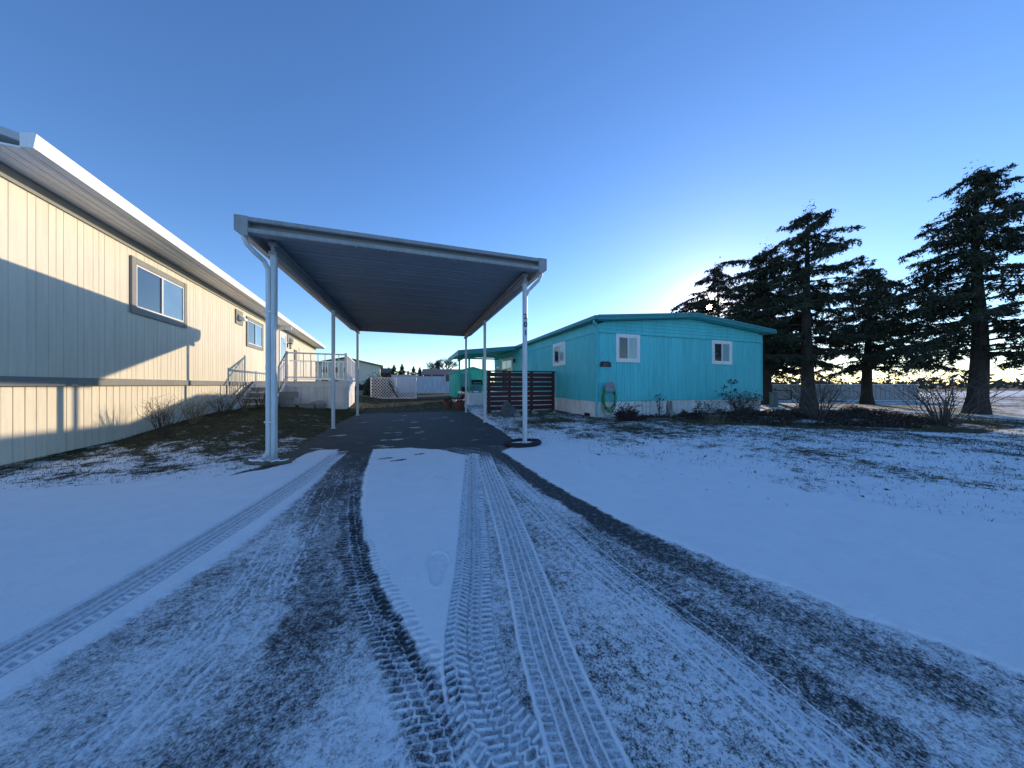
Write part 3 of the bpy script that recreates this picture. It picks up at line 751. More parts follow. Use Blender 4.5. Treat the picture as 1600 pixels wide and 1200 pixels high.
# ------------------------------------------------------------------ teal home
HX0, HX1, HY0, HY1, HR = 5.09, 12.16, 7.56, 19.35, 8.62
def roof_z(x, zt=2.965, zr=3.30, h0=4.93, h1=12.36):
    return zt+(zr-zt)*((x-h0)/(HR-h0) if x < HR else (h1-x)/(h1-HR))
def teal_home():
    t = thing('mobile_home', 'turquoise mobile home with white skirting, low gable roof and white framed windows', 'mobile home', (HX0, HY0, 0), world=True)
    w = MB()
    w.grooved((HX0, HY0), (HX1, HY0), .50, 2.56, spac=(.1,.2,.1,.3,.2,.1,.2))
    w.grooved((HX0, HY1), (HX0, HY0), .50, 2.56, spac=(.1,.2,.1,.3,.15))
    w.grooved((HX1, HY0), (HX1, HY1), .50, 2.70); w.grooved((HX1, HY1), (HX0, HY1), .50, 2.85)
    w.build('wall', M_TEAL, t)
    # plain band above the side panels and lap siding in the gable
    s = MB(); s.box(HX0-.012, HX0+.02, HY0, HY1, 2.56, 2.90); s.build('upper_wall', M_TEAL, t)
    s = MB(); s.box(HX1-.02, HX1+.012, HY0, HY1, 2.56, 2.86); s.build('upper_wall', M_TEAL, t)
    s = MB(); s.box(HX0-.020, HX0-.0005, HY0+.02, HY1, 2.535, 2.558); s.build('trim_strip', M_TEAL2, t)
    s = MB(); z = 2.56; i = 0
    while z < 3.16:
        z2 = z+.105
        def xr(zz):   # where the roof underside crosses height zz
            u = (zz-(2.965-.13))/(3.30-2.965)
            if u <= 0: return (HX0, HX1)
            return (max(HX0, 4.93+(HR-4.93)*u), min(HX1, 12.36-(12.36-HR)*u))
        a, b = xr(z); c, d = xr(z2)
        if b-a < .3: break
        s.hexa([(a, HY0-.026, z), (b, HY0-.026, z), (b, HY0+.02, z), (a, HY0+.02, z), (c, HY0-.008, z2), (d, HY0-.008, z2), (d, HY0+.02, z2), (c, HY0+.02, z2)])
        z = z2; i += 1
    s.build('gable_siding', M_TEAL, t)
    s = MB(); s.box(HX0, HX1, HY0-.034, HY0-.008, 2.535, 2.566); s.box(HX0+.005, HX1-.005, HY0-.012, HY0+.01, .49, .515)
    s.bbox(HX0-.014, HX0+.05, HY0-.016, HY0+.05, .40, 2.62, .004); s.bbox(HX1-.05, HX1+.014, HY0-.016, HY0+.05, .40, 2.62, .004)
    s.build('corner_trim', M_TEAL2, t)
    # skirting
    k = MB()
    k.grooved((HX0+.03, HY0+.03), (HX1-.03, HY0+.03), -.02, .42, spac=(.3,.3,.3)); k.grooved((HX0+.03, HY1), (HX0+.03, HY0+.03), -.02, .42, spac=(.3,.3))
    k.grooved((HX1-.03, HY0+.03), (HX1-.03, HY1), -.02, .42, spac=(.4,))
    k.box(HX0+.012, HX1-.012, HY0+.012, HY0+.04, .415, .492); k.box(HX0+.012, HX0+.04, HY0+.04, HY1, .415, .492)
    sk = k.build('skirting', M_SKW, t)
    v = MB(); v.box(HX0+.018, HX0+.034, 7.95, 8.25, .03, .12)
    v.build('vent', M_BLK, sk)
    # roof
    r = MB(); Y0, Y1 = HY0-.28, HY1+.25; th = .045
    for (xa, xb) in ((4.93, HR), (HR, 12.36)):
        za, zb = roof_z(xa), roof_z(xb)
        r.hexa([(xa,Y0,za-th),(xb,Y0,zb-th),(xb,Y1,zb-th),(xa,Y1,za-th),(xa,Y0,za),(xb,Y0,zb),(xb,Y1,zb),(xa,Y1,za)])
    r.build('roof', M_ROOF, t)
    f = MB(); e = .006
    for (xa, xb) in ((4.93-.004, HR), (HR, 12.36+.004)):     # raked front fascia
        za, zb = roof_z(xa)+e, roof_z(xb)+e
        f.hexa([(xa,Y0-.035,za-.12),(xb,Y0-.035,zb-.12),(xb,Y0-.002,zb-.12),(xa,Y0-.002,za-.12),(xa,Y0-.035,za),(xb,Y0-.035,zb),(xb,Y0-.002,zb),(xa,Y0-.002,za)])
        f.hexa([(xa,Y0-.055,za-.05),(xb,Y0-.055,zb-.05),(xb,Y0-.036,zb-.05),(xa,Y0-.036,za-.05),(xa,Y0-.055,za+.012),(xb,Y0-.055,zb+.012),(xb,Y0-.036,zb+.012),(xa,Y0-.036,za+.012)])
    f.box(5.0, 12.25, Y0, HY0-.03, 2.80, 2.815) if False else None
    f.build('fascia', M_TEALR, t)
    # soffit following the roof slope
    f = MB()
    for (xa, xb) in ((4.94, HR), (HR, 12.35)):
        za, zb = roof_z(xa)-.052, roof_z(xb)-.052
        f.hexa([(xa,Y0,za-.06),(xb,Y0,zb-.06),(xb,HY0+.01,zb-.06),(xa,HY0+.01,za-.06),(xa,Y0,za),(xb,Y0,zb),(xb,HY0+.01,zb),(xa,HY0+.01,za)])
    f.build('soffit', M_TEAL2, t)
    for (xo, s_) in ((4.93, -1), (12.36, 1)):
        g = MB(); lo, hi = sorted((xo, xo+s_*.09)); g.bbox(lo, hi, Y0-.03, Y1, 2.855, 2.972, .012)
        xs = sorted((xo, xo-s_*.2)); g.box(xs[0]+.003, xs[1]-.003, Y0+.02, Y1-.02, 2.845, 2.868)
        g.build('gutter', M_TEALR, t)
    d = MB(); d.tube([(4.90,7.40,2.86),(4.90,7.41,2.80),(4.96,7.44,2.74),(5.03,7.49,2.70),(5.05,7.505,2.62),(5.05,7.505,.10),(5.05,7.45,.05),(5.05,7.40,.03)], .032, 10)
    d.box(5.005,5.10,7.50,7.54,1.6,1.625); d.build('downspout', M_TEAL2, t)
    window(t, 'x', HY0, 5.76, 6.64, 1.68, 2.545, -1, left_m=M_DGL, right_m=M_CGL)
    window(t, 'x', HY0, 9.66, 10.60, 1.70, 2.525, -1, left_m=M_DGL, right_m=M_CGL)
    window(t, 'y', HX0, 9.44, 10.41, 1.70, 2.545, -1, left_m=M_CGL, right_m=M_DGL)
    # small hatch on the side wall
    h = MB(); h.bbox(HX0-.018, HX0-.001, 12.0, 12.7, 1.62, 1.94, .004); h.build('hatch', M_TEAL2, t)
    # glazed door and small window under the patio cover
    m = MB()
    for a in (15.45, 17.45): m.bbox(HX0-.05, HX0-.001, a, a+.12, .60, 2.50, .004)
    m.bbox(HX0-.05, HX0-.001, 15.57, 17.45, 2.39, 2.50, .004)
    dr = m.build('door', M_WHT, t)
    g = MB(); g.box(HX0-.02, HX0-.002, 15.57, 16.5, .62, 2.38); g.build('pane', M_CGL, dr)
    g = MB(); g.box(HX0-.03, HX0-.002, 16.5, 17.44, .62, 2.38); g.build('pane', M_DGL, dr)
    h = MB(); h.bbox(HX0-.06, HX0-.031, 16.44, 16.5, 1.3, 1.55, .004); h.build('handle', M_BLK, dr)
    window(t, 'y', HX0, 18.1, 18.85, 1.45, 2.15, -1, trim=.07, left_m=M_CGL, right_m=M_DGL)
    l = MB(); l.lathe((HX0-.09, 14.95, 2.15), [(.03,0),(.06,.02),(.06,.16),(.03,.2)], 10); l.box(HX0-.09, HX0-.001, 14.93, 14.97, 2.33, 2.36)
    l.build('wall_lamp', M_BLK, t)
    return t
teal_home()

# house number plaque
def plaque():
    t = thing('house_number_sign', 'small dark scalloped plaque with red numbers on the turquoise wall', 'sign', (5.39, HY0-.03, 1.60), world=True)
    m = MB(); pts = []
    out = [(-.20,-.075),(.19,-.075),(.205,-.03),(.175,.0),(.20,.035),(.165,.07),(.12,.055),(.10,.105),(.05,.07),(0,.085),(-.05,.07),(-.09,.10),(-.12,.06),(-.175,.075),(-.165,.03),(-.205,.0),(-.18,-.03)]
    m.prism([(5.39+a, 1.605+b) for a, b in out], 'y', HY0-.022, HY0-.002); m.build('board', M_BLK, t)
    text_mesh('201', .13, 'numbers', M_BRICK, t, (0, .03-.026, -.055+.01), ext=.002, bold=.001)
plaque()

# hose hanger + hose
def hose():
    y = HY0-.05
    t = thing('hose_hanger', 'grey plastic hose hanger on the turquoise wall near its corner', 'hose hanger', (5.45, y, .79), world=True)
    m = MB(); pr = [(-.17,0),(.17,0),(.17,.19),(.14,.235),(.08,.27),(0,.285),(-.08,.27),(-.14,.235),(-.17,.19)]
    m.prism([(5.45+a, .80+b) for a, b in pr], 'y', HY0-.17, HY0-.15); m.box(5.30, 5.60, HY0-.15, HY0-.004, .88, .93); m.box(5.29,5.61,HY0-.178,HY0-.170,.955,.975)
    m.build('cover', M_PLAS, t)
    m = MB(); m.tube([(5.60, y-.06, .86), (5.66, y-.06, .85), (5.67, y-.06, .81)], .012, 8); m.build('hook', M_BLK, t)
    h = MB(); pts = []; turns = 7; q = random.Random(5)
    for k in range(turns):
        wd = .225-.012*(k % 4)+q.uniform(-.008, .008); bot = .06+.055*((k*3) % 5)+q.uniform(-.02, .02); oy = y-.015-.016*k
        if k in (2, 5): bot += .18
        for i in range(28):
            a = math.pi/2+2*math.pi*i/28
            cxx = 5.45+wd*math.cos(a)*(1 if math.sin(a) < .4 else .86)
            top = .98; cz = (top+bot)/2; zz = cz+(top-bot)/2*math.copysign(abs(math.sin(a))**.85, math.sin(a))
            pts.append((cxx, oy-.004*math.sin(a*2), zz))
    h.tube(pts, .0115, 6)
    o = h.build('garden_hose', M_HOSE, None, smooth=True); tag(o, 'coiled green garden hose hanging on the grey hanger', 'garden hose')
hose()

# ------------------------------------------------------------------ slatted screen
def slat_fence():
    t = thing('slat_fence', 'dark red brown horizontal slat privacy fence beside the turquoise home', 'fence', (3.7, 10.2, 0), world=True)
    z = .09; q = random.Random(2)
    for i in range(8):
        m = MB(); d = q.uniform(-.004, .004)
        m.bbox(2.40, 5.02, 10.17, 10.195, z+d, z+.142+d, .004); m.build('slat', M_FEN, t); z += .171
    m = MB(); m.bbox(2.36, 5.04, 10.15, 10.25, z, z+.045, .005); m.build('top_rail', M_FEN, t)
    for x in (2.46, 3.25, 4.10, 4.93):
        m = MB(); yy = 10.10 if x > 4.5 or x < 2.6 else 10.20
        m.bbox(x-.045, x+.045, yy-.02, yy+.068 if yy < 10.15 else yy+.085, -.02, z-.003, .005); m.build('post', M_FEN, t)
slat_fence()
def boulder():
    c = (2.80, 8.98, 0)
    t = thing('rock', 'large slanted blue grey boulder in front of the dark slat fence', 'rock', c, world=True)
    pts = [(-.26,-.14,-.05),(-.10,-.20,-.05),(.22,-.18,-.05),(.34,-.05,-.05),(.26,.17,-.05),(-.22,.15,-.05),(-.20,-.12,.26),(-.13,-.07,.47),(-.04,.02,.50),(.05,-.12,.41),(.25,-.12,.20),(.31,.02,.16),(.08,.12,.38),(-.22,.08,.22)]
    bm = bmesh.new(); vs = [bm.verts.new((c[0]+a, c[1]+b, d)) for a, b, d in pts]
    r_ = bmesh.ops.convex_hull(bm, input=vs)
    bmesh.ops.bevel(bm, geom=list(bm.edges), offset=.012, segments=2, affect='EDGES')
    m = MB(); m.add_bm(bm); m.build('stone', M_ROCK, t)
boulder()
rks = [((2.34,8.9),(.13,.11,.16),'small dark rock by the middle right carport post', M_ROCK),
       ((2.98,8.62),(.12,.10,.13),'small pale rock leaning on the large boulder', M_ROCKL),
       ((3.42,9.0),(.11,.10,.12),'brown grey rock right of the large boulder', M_ROCKL),
       ((3.75,9.05),(.14,.10,.15),'pale stone in the row below the slat fence, in the middle', M_ROCKL),
       ((4.15,9.2),(.10,.09,.10),'low dark stone below the slat fence, nearer its right end', M_ROCK),
       ((2.62,8.55),(.10,.09,.10),'little dark stone left of the large boulder', M_ROCK),
       ((4.55,9.25),(.12,.09,.10),'flat pale stone at the right end of the slat fence', M_ROCKL)]
for i, (c, s, l, m_) in enumerate(rks):
    rock('rock', l, (c[0], c[1], 0), s, 20+i, m_, .8, group='stones below the slat fence')

# ------------------------------------------------------------------ leafy things
def leaf_cloud(n, fn, size, seed, elong=1.6):
    """n leaf quads; fn(rng,n)->(n,3) centres"""
    g = np.random.default_rng(seed); c = fn(g, n); n = len(c)
    a = g.normal(size=(n, 3)); a /= np.linalg.norm(a, axis=1)[:, None]
    b = g.normal(size=(n, 3)); b -= (a*b).sum(1)[:, None]*a; b /= np.linalg.norm(b, axis=1)[:, None]
    s = g.uniform(.5, 1.2, n)[:, None]*size
    V = np.stack([c-a*s*elong, c+b*s*.55, c+a*s*elong, c-b*s*.55], 1).reshape(-1, 3)
    return V, np.arange(4*n).reshape(-1, 4)
def leaf_obj(name, V, F, m, parent):
    r = parent
    while r.parent: r = r.parent
    if r.get('_w'): V = V-np.array(r.location)
    return npmesh(name, V, F, m, parent)
def twiggy(t, c, h, w, n, m, seed, leaf=None, leaf_n=0, lsize=.02, name='stem', r0=.006):
    q = random.Random(seed); s = MB(); tips = []
    for i in range(n):
        a = q.uniform(0, 6.283); rr = q.uniform(.2, 1)*w; hh = h*q.uniform(.55, 1)
        p0 = Vector((c[0]+math.cos(a)*rr*.15, c[1]+math.sin(a)*rr*.15, c[2]-.02)); p3 = Vector((c[0]+math.cos(a)*rr, c[1]+math.sin(a)*rr, c[2]+hh))
        p1 = p0.lerp(p3, .4)+Vector((q.uniform(-1,1), q.uniform(-1,1), q.uniform(0,1)))*w*.12; p2 = p0.lerp(p3, .75)+Vector((q.uniform(-1,1), q.uniform(-1,1), .4))*w*.12
        s.tube([p0, p1, p2, p3], [r0, r0*.8, r0*.6, r0*.35], 4, False); tips += [p1, p2, p3]
        for k in range(4):
            b = p1.lerp(p3, q.random()); e = b+Vector((q.uniform(-1,1), q.uniform(-1,1), q.uniform(.1,1)))*w*.38
            s.tube([b, b.lerp(e, .5)+Vector((0, 0, .01)), e], [r0*.5, r0*.4, r0*.25], 3, False); tips.append(e)
    s.build(name, m, t)
    if leaf:
        T = np.array([tuple(p) for p in tips])
        def fn(g, k):
            return T[g.integers(0, len(T), k)]+g.normal(size=(k, 3))*lsize*1.4
        V, F = leaf_cloud(leaf_n, fn, lsize, seed)
        leaf_obj('foliage', V, F, leaf, t)
def shrub_blob(t, c, rx, ry, h, n, m, seed, size=.03, clumps=12):
    g0 = np.random.default_rng(seed)
    cc = np.stack([g0.uniform(-1, 1, clumps)*rx*.75, g0.uniform(-1, 1, clumps)*ry*.75, g0.uniform(.15, .85, clumps)*h], 1)
    def fn(g, k):
        p = cc[g.integers(0, clumps, k)]+g.normal(size=(k, 3))*np.array([rx*.20, ry*.20, h*.16]); p[:, 2] = np.abs(p[:, 2])+.005
        return p+np.array(c)
    V, F = leaf_cloud(n, fn, size, seed+1); leaf_obj('foliage', V, F, m, t)

t = thing('red_shrub', 'low dark red leaved shrub right of the coiled hose', 'shrub', (5.42, 6.62, .02), world=True)
twiggy(t, (5.42, 6.62, .02), .44, .30, 16, M_TWIG, 4, M_LRED, 500, .020)
shrub_blob(t, (5.48, 6.62, .02), .36, .25, .26, 2600, M_LRED, 5, .022, 14)
def trellis():
    t = thing('wire_trellis', 'thin wire plant support against the white skirting', 'trellis', (6.62, 7.25, .02), world=True)
    m = MB()
    for dx in (-.16, 0, .16): m.tube([(6.62+dx*.7, 7.25, -.02), (6.62+dx, 7.26, .55)], .005, 6)
    for z in (.12, .33, .50): m.tube([(6.62-.17, 7.25, z), (6.62+.17, 7.25, z)], .004, 6)
    m.build('wire', M_BLK, t)
trellis()
t = thing('tree_stump', 'pale weathered stump with dark bark streaks against the skirting', 'stump', (7.38, 7.12, 0), world=True)
m = MB(); m.tube([(7.38,7.12,-.02),(7.39,7.12,.15),(7.37,7.13,.33),(7.39,7.14,.50)], [.13,.10,.085,.07], 12); m.build('trunk', mat('pale_weathered_wood', (.42,.38,.34), .85, bump=1, bscale=12, n1=(.06,.05,.045), vscale=7, stretch=(1,1,.3)), t)
t = thing('dry_plant', 'thin leafless plant standing left of the pale stump', 'plant', (7.05, 7.2, 0), world=True)
twiggy(t, (7.05, 7.2, 0), .72, .16, 7, M_TWIG, 6, M_LGRN, 60, .03)
t = thing('tufted_grass', 'straw coloured tuft of tall grass at the front of the planting bed', 'ornamental grass', (7.05, 5.45, 0), world=True)
m = MB(); q = random.Random(8)
for i in range(90):
    a = q.uniform(0, 6.283); r1 = q.uniform(0, .16); r2 = q.uniform(.08, .30); hh = q.uniform(.2, .42)
    x0, y0 = 7.05+r1*math.cos(a)*1.6, 5.45+r1*math.sin(a); x1, y1 = x0+math.cos(a)*r2*.6, y0+math.sin(a)*r2*.6
    m.poly([(x0-.003, y0, 0), (x0+.003, y0, 0), ((x0+x1)/2, (y0+y1)/2+.002, hh*.7)]); m.poly([((x0+x1)/2-.002, (y0+y1)/2, hh*.6), ((x0+x1)/2+.002, (y0+y1)/2, hh*.6), (x1, y1, hh)])
m.build('blades', M_STRAW, t)
t = thing('leafy_shrub', 'tall sparse shrub with dried leaves rising over the white skirting', 'shrub', (9.5, 6.5, 0), world=True)
twiggy(t, (9.5, 6.5, 0), .72, .75, 60, M_TWIG, 9, M_LGRN, 750, .024)
s = MB(); s.tube([(9.1, 6.5, 0), (9.08, 6.5, .5), (9.12, 6.5, 1.08)], [.008, .006, .003], 5, False)
for (z, a) in ((.7, .2), (.8, 2.8), (.9, .4), (.98, 3.4), (.6, 2.5)): s.tube([(9.1, 6.5, z), (9.1+.22*math.cos(a), 6.5+.2*math.sin(a), z+.12)], [.004, .002], 4, False)
s.build('stem', M_TWIG, t)
T = np.array([(9.1+.22*math.cos(a), 6.5+.2*math.sin(a), z+.12) for (z, a) in ((.7,.2),(.8,2.8),(.9,.4),(.98,3.4),(.6,2.5),(.96,0))]+[(9.12,6.5,1.08)])
V, F = leaf_cloud(90, lambda g, k: T[g.integers(0, len(T), k)]+g.normal(size=(k, 3))*.035, .03, 3); leaf_obj('foliage', V, F, M_LGRN, t)
t = thing('small_shrub', 'small open shrub with dark leaves below the right front window', 'shrub', (8.2, 6.75, 0), world=True)
twiggy(t, (8.2, 6.75, 0), .50, .32, 14, M_TWIG, 10, M_LGRN, 170, .026)
t = thing('bare_shrub', 'leafless many stemmed bush at the right end of the planting bed', 'shrub', (10.6, 5.2, 0), world=True)
twiggy(t, (10.6, 5.2, 0), 1.25, 1.0, 46, M_TWIG, 12, None, 0, r0=.009)
t = thing('bare_shrub', 'leafless bush standing in front of the far right conifer', 'shrub', (12.2, 3.6, 0), world=True)
twiggy(t, (12.2, 3.6, 0), 1.4, 1.1, 40, M_TWIG, 13, None, 0, r0=.010)
# dead leafy ground cover in the bed
def cover(g, k):
    poly = [(6.4,6.9),(7.0,6.0),(7.6,5.1),(8.5,4.5),(10.5,3.7),(13.5,3.2),(14.5,7.2),(9,7.35),(6.5,7.4)]
    x = g.uniform(6.3, 14.5, k*2); y = g.uniform(3.2, 7.4, k*2)
    ok = (inside_sd(x, y, poly)+(fbm(x*2, y*2, 3, 5)-.5)*.7 > 0) & (g.random(k*2) < np.clip((fbm(x*1.7, y*1.7, 3, 9)-.40)*4.5, 0, 1)); x = x[ok]; y = y[ok]
    hgt = .05+.26*np.clip(fbm(x*2.2, y*2.2, 3, 17)-.25, 0, 1)*1.6
    return np.stack([x, y, g.uniform(.0, 1, len(x))*hgt], 1)
V, F = leaf_cloud(26000, cover, .030, 31)
o = npmesh('ground_cover', V, F, M_LBRN); tag(o, 'dark brown dead leaves and creeping plants in the bed along the home', 'ground cover', kind='stuff')
def litter(g, k):
    x = g.uniform(2.4, 9.5, k); y = g.uniform(1.5, 7.0, k); sd = inside_sd(x, y, PAVED)
    ok = (sd < .1) | (g.random(k) < .06); x = x[ok]; y = y[ok]
    return np.stack([x, y, land(x, y)+.022], 1)
V, F = leaf_cloud(420, litter, .018, 41); V[:, 2] = np.maximum(V[:, 2], .012)
o = npmesh('fallen_leaves', V, F, M_LBRN); tag(o, 'scattered dead brown leaves on the snowy lawn', 'fallen leaves', kind='stuff')
def edging(name, label, a, b):
    t = thing(name, label, 'timber', (a[0], a[1], 0), world=True)
    m = MB(); ax = Vector((b[0]-a[0], b[1]-a[1], 0)); n = Vector((-ax.y, ax.x, 0)).normalized()*.045
    A = Vector((a[0], a[1], 0)); B = Vector((b[0], b[1], 0))
    z0 = Vector((0, 0, -.01)); z1 = Vector((0, 0, .075))
    m.hexa([A-n+z0, B-n+z0, B+n+z0, A+n+z0, A-n+z1, B-n+z1, B+n+z1, A+n+z1]); m.build('beam', M_WOOD, t)
edging('garden_timber', 'weathered timber edging between the red shrub and the stump', (5.95, 6.62), (7.15, 6.45))
# meter pedestal by the big trunk
t = thing('meter_pedestal', 'grey green utility pedestal beside the big conifer trunk', 'utility box', (15.0, 8.85, 0), world=True)
m = MB(); m.bbox(14.87, 15.13, 8.76, 8.96, -.02, .62, .02); m.build('housing', M_BOX, t); m = MB(); m.bbox(14.84, 15.16, 8.73, 8.99, .623, .66, .012); m.build('lid', M_BOX, t)

# ------------------------------------------------------------------ patio cover, deck, grill, pots, shed
def patio():
    t = thing('patio_cover', 'sloping turquoise patio cover on thin posts behind the slat fence', 'patio cover', (3.5, 14.4, 0), world=True)
    m = MB(); m.hexa([(2.03,14.3,2.56),(4.92,14.3,2.86),(4.92,19.0,2.86),(2.03,19.0,2.56),(2.03,14.3,2.60),(4.92,14.3,2.90),(4.92,19.0,2.90),(2.03,19.0,2.60)])
    m.build('roof_panel', M_GREEN, t)
    m = MB()
    m.hexa([(1.98,14.26,2.42),(4.84,14.26,2.76),(4.84,14.296,2.76),(1.98,14.296,2.42),(1.98,14.26,2.65),(4.84,14.26,2.96),(4.84,14.296,2.96),(1.98,14.296,2.65)])
    m.box(1.97, 2.025, 14.3, 19.0, 2.42, 2.645)
    m.build('fascia', M_TEALR, t)
    m = MB(); m.bbox(2.56, 2.66, 14.34, 18.9, 2.46, 2.60, .005)
    for y in (15.4, 16.5, 17.6): m.bbox(2.67, 4.9, y, y+.05, 2.52, 2.60, .004)
    m.build('beam', M_GREEN, t)
    for (x, y, z0) in ((2.61, 14.92, .58), (2.61, 18.4, .58), (4.1, 18.45, .58), (3.4, 14.92, .58)):
        m = MB(); w = .045 if (x, y) != (3.4, 14.92) else .02
        m.bbox(x-w, x+w, y-w, y+w, z0, 2.47 if x < 3 else 2.58, .005); m.build('post', M_GREEN if w > .03 else M_WM, t)
    t = thing('patio_deck', 'low white skirted deck under the turquoise patio cover', 'deck', (3.8, 14.8, 0), world=True)
    m = MB(); m.grooved((2.58, 14.8), (5.06, 14.8), -.02, .48, spac=(.15,), depth=.012, gw=.02); m.grooved((2.58, 18.6), (2.58, 14.8), -.02, .48, spac=(.3,))
    m.build('skirting', M_SKW, t)
    m = MB(); m.bbox(2.54, 5.06, 14.76, 18.64, .485, .58, .006); m.build('deck_floor', M_WHT, t)
    # grill
    t = thing('barbecue_grill', 'black lidded gas barbecue with blue grey cabinet on the patio deck', 'barbecue', (3.1, 15.6, .58), world=True)
    m = MB(); m.bbox(2.86, 3.36, 15.4, 15.85, .66, .98, .01); m.build('cabinet', M_BLU, t)
    m = MB(); pr = [(15.36,0),(15.89,0),(15.89,.14),(15.80,.23),(15.62,.26),(15.44,.20),(15.36,.10)]
    m.prism([(a, 1.0+b) for a, b in pr], 'x', 2.83, 3.39); hd = m.build('lid', M_BLK, t)
    m = MB(); m.tube([(2.90,15.32,1.10),(3.32,15.32,1.10)], .014, 8); m.box(2.93,2.95,15.32,15.38,1.09,1.11); m.box(3.27,3.29,15.32,15.38,1.09,1.11); m.build('handle', M_WM, hd)
    for s in (-1, 1):
        m = MB(); c = 3.11+s*.44; m.bbox(c-.15, c+.15, 15.42, 15.82, .965, .99, .004); m.build('side_shelf', M_BLK, t)
    for (x, y) in ((2.9,15.45),(3.32,15.45),(2.9,15.8),(3.32,15.8)):
        m = MB(); m.box(x-.02,x+.02,y-.02,y+.02,.58,.662); m.build('leg', M_BLK, t)
patio()
def pot(c, r, h, label, m_, seed, plant=True, group=None, ph=.25):
    t = thing('plant_pot', label, 'plant pot', c, world=True, group=group)
    m = MB(); m.lathe(c, [(r*.68,0),(r*.95,h*.82),(r*1.06,h*.83),(r*1.06,h),(r*.9,h),(r*.88,h*.9)], 16); m.build('pot', m_, t)
    if plant: twiggy(t, (c[0], c[1], c[2]+h*.9), ph, r*1.3, 10, M_TWIG, seed, M_LBRN, 140, .03)
pot((2.68,15.4,.58), .09, .16, 'small dark pot on the deck edge nearest the driveway', M_BLK, 1, True, 'pots on the deck edge', .1)
pot((2.68,16.6,.58), .09, .15, 'small dark pot on the deck edge, second from the near corner', M_BLK, 2, True, 'pots on the deck edge', .1)
pot((2.68,17.5,.58), .08, .14, 'small dark pot on the deck edge nearest the shed', M_BLK, 3, True, 'pots on the deck edge', .1)
pot((1.72,12.3,0), .20, .30, 'large terracotta pot of dead plants by the rear right carport post', M_TERR, 4, True, 'terracotta pots behind the carport', .28)
pot((1.36,12.9,0), .17, .26, 'terracotta pot with a low dead plant, leftmost of the pot group', M_TERR, 5, True, 'terracotta pots behind the carport', .16)
pot((1.95,13.2,0), .18, .30, 'brown pot behind the large terracotta pot', M_TERR, 6, True, 'terracotta pots behind the carport', .32)

def shed():
    t = thing('garden_shed', 'small sea green garden shed with low gable roof behind the patio', 'shed', (4.0, 22.9, 0), world=True)
    X0, X1, Y0, Y1 = 2.92, 5.6, 22.9, 27.0; R = (X0+X1)/2
    m = MB(); m.grooved((X0,Y0),(X1,Y0),0,1.98,spac=(.3,)); m.grooved((X0,Y1),(X0,Y0),0,1.98,spac=(.3,)); m.grooved((X1,Y0),(X1,Y1),0,1.98); m.grooved((X1,Y1),(X0,Y1),0,1.98)
    m.poly([(X0,Y0-.002,1.98),(X1,Y0-.002,1.98),(R,Y0-.002,2.32)]); m.build('wall', M_GREEN, t)
    m = MB()
    for (a, b) in ((X0-.12, R), (R, X1+.12)):
        za = 1.97 if a < R-.1 else 2.36; zb = 2.36 if b <= R+.01 else 1.97
        m.hexa([(a,Y0-.18,za-.04),(b,Y0-.18,zb-.04),(b,Y1+.1,zb-.04),(a,Y1+.1,za-.04),(a,Y0-.18,za+.03),(b,Y0-.18,zb+.03),(b,Y1+.1,zb+.03),(a,Y1+.1,za+.03)])
    m.build('roof', M_TEAL2, t)
    m = MB(); m.bbox(3.25, 4.15, Y0-.04, Y0-.004, .05, 1.85, .005); d = m.build('door', M_TEALR, t)
    m = MB(); m.box(4.05,4.09,Y0-.07,Y0-.041,.9,1.05); m.build('handle', M_BLK, d)
    t = thing('dog_kennel', 'low sea green box shed standing left of the shed wall', 'box', (2.6, 24, 0), world=True) if False else None
shed()

# ------------------------------------------------------------------ back yard: lattice, panel fence, houses
def lattice(name, label, a, b, z0, z1):
    t = thing(name, label, 'lattice panel', (a[0], a[1], 0), world=True, group='lattice panels at the back of the yard')
    A = Vector((a[0], a[1])); B = Vector((b[0], b[1])); L = (B-A).length; d = (B-A)/L; nn = Vector((-d.y, d.x))
    def P(u, z, o): q = A+d*u+nn*o; return (q.x, q.y, z)
    m = MB(); H = z1-z0; st = .21; w = .026
    for sgn, off in ((1, 0), (-1, .012)):
        k = -H
        while k < L+H:
            u0, u1 = k, k+H
            if sgn < 0: u0, u1 = k+H, k
            za, zb = z0, z1
            # clip to [0,L]
            def at(u): return z0+(u-u0)/(u1-u0)*H
            lo, hi = max(0, min(u0, u1)), min(L, max(u0, u1))
            if hi-lo > .03:
                zl, zh = at(lo), at(hi)
                m.hexa([P(lo-w*.7*0, zl-w, off), P(hi, zh-w, off), P(hi, zh-w, off+.01), P(lo, zl-w, off+.01), P(lo, zl+w, off), P(hi, zh+w, off), P(hi, zh+w, off+.01), P(lo, zl+w, off+.01)])
            k += st
    m.build('lattice', M_LATT, t)
    m = MB()
    for u in (0, L): m.hexa([P(u-.03,z0-.1,-.02),P(u+.03,z0-.1,-.02),P(u+.03,z0-.1,.035),P(u-.03,z0-.1,.035),P(u-.03,z1+.02,-.02),P(u+.03,z1+.02,-.02),P(u+.03,z1+.02,.035),P(u-.03,z1+.02,.035)])
    for z in (z0, z1-.02): m.hexa([P(.03,z-.02,-.015),P(L-.03,z-.02,-.015),P(L-.03,z-.02,.03),P(.03,z-.02,.03),P(.03,z+.03,-.015),P(L-.03,z+.03,-.015),P(L-.03,z+.03,.03),P(.03,z+.03,.03)])
    m.build('frame', M_LATT, t)
lattice('lattice_screen', 'white diamond lattice panel, left of the pair at the back of the yard', (-2.95, 23.1), (-1.32, 22.6), .03, 1.50)
lattice('lattice_screen', 'white diamond lattice panel, right of the pair at the back of the yard', (-1.26, 22.6), (.09, 22.15), .03, 1.50)
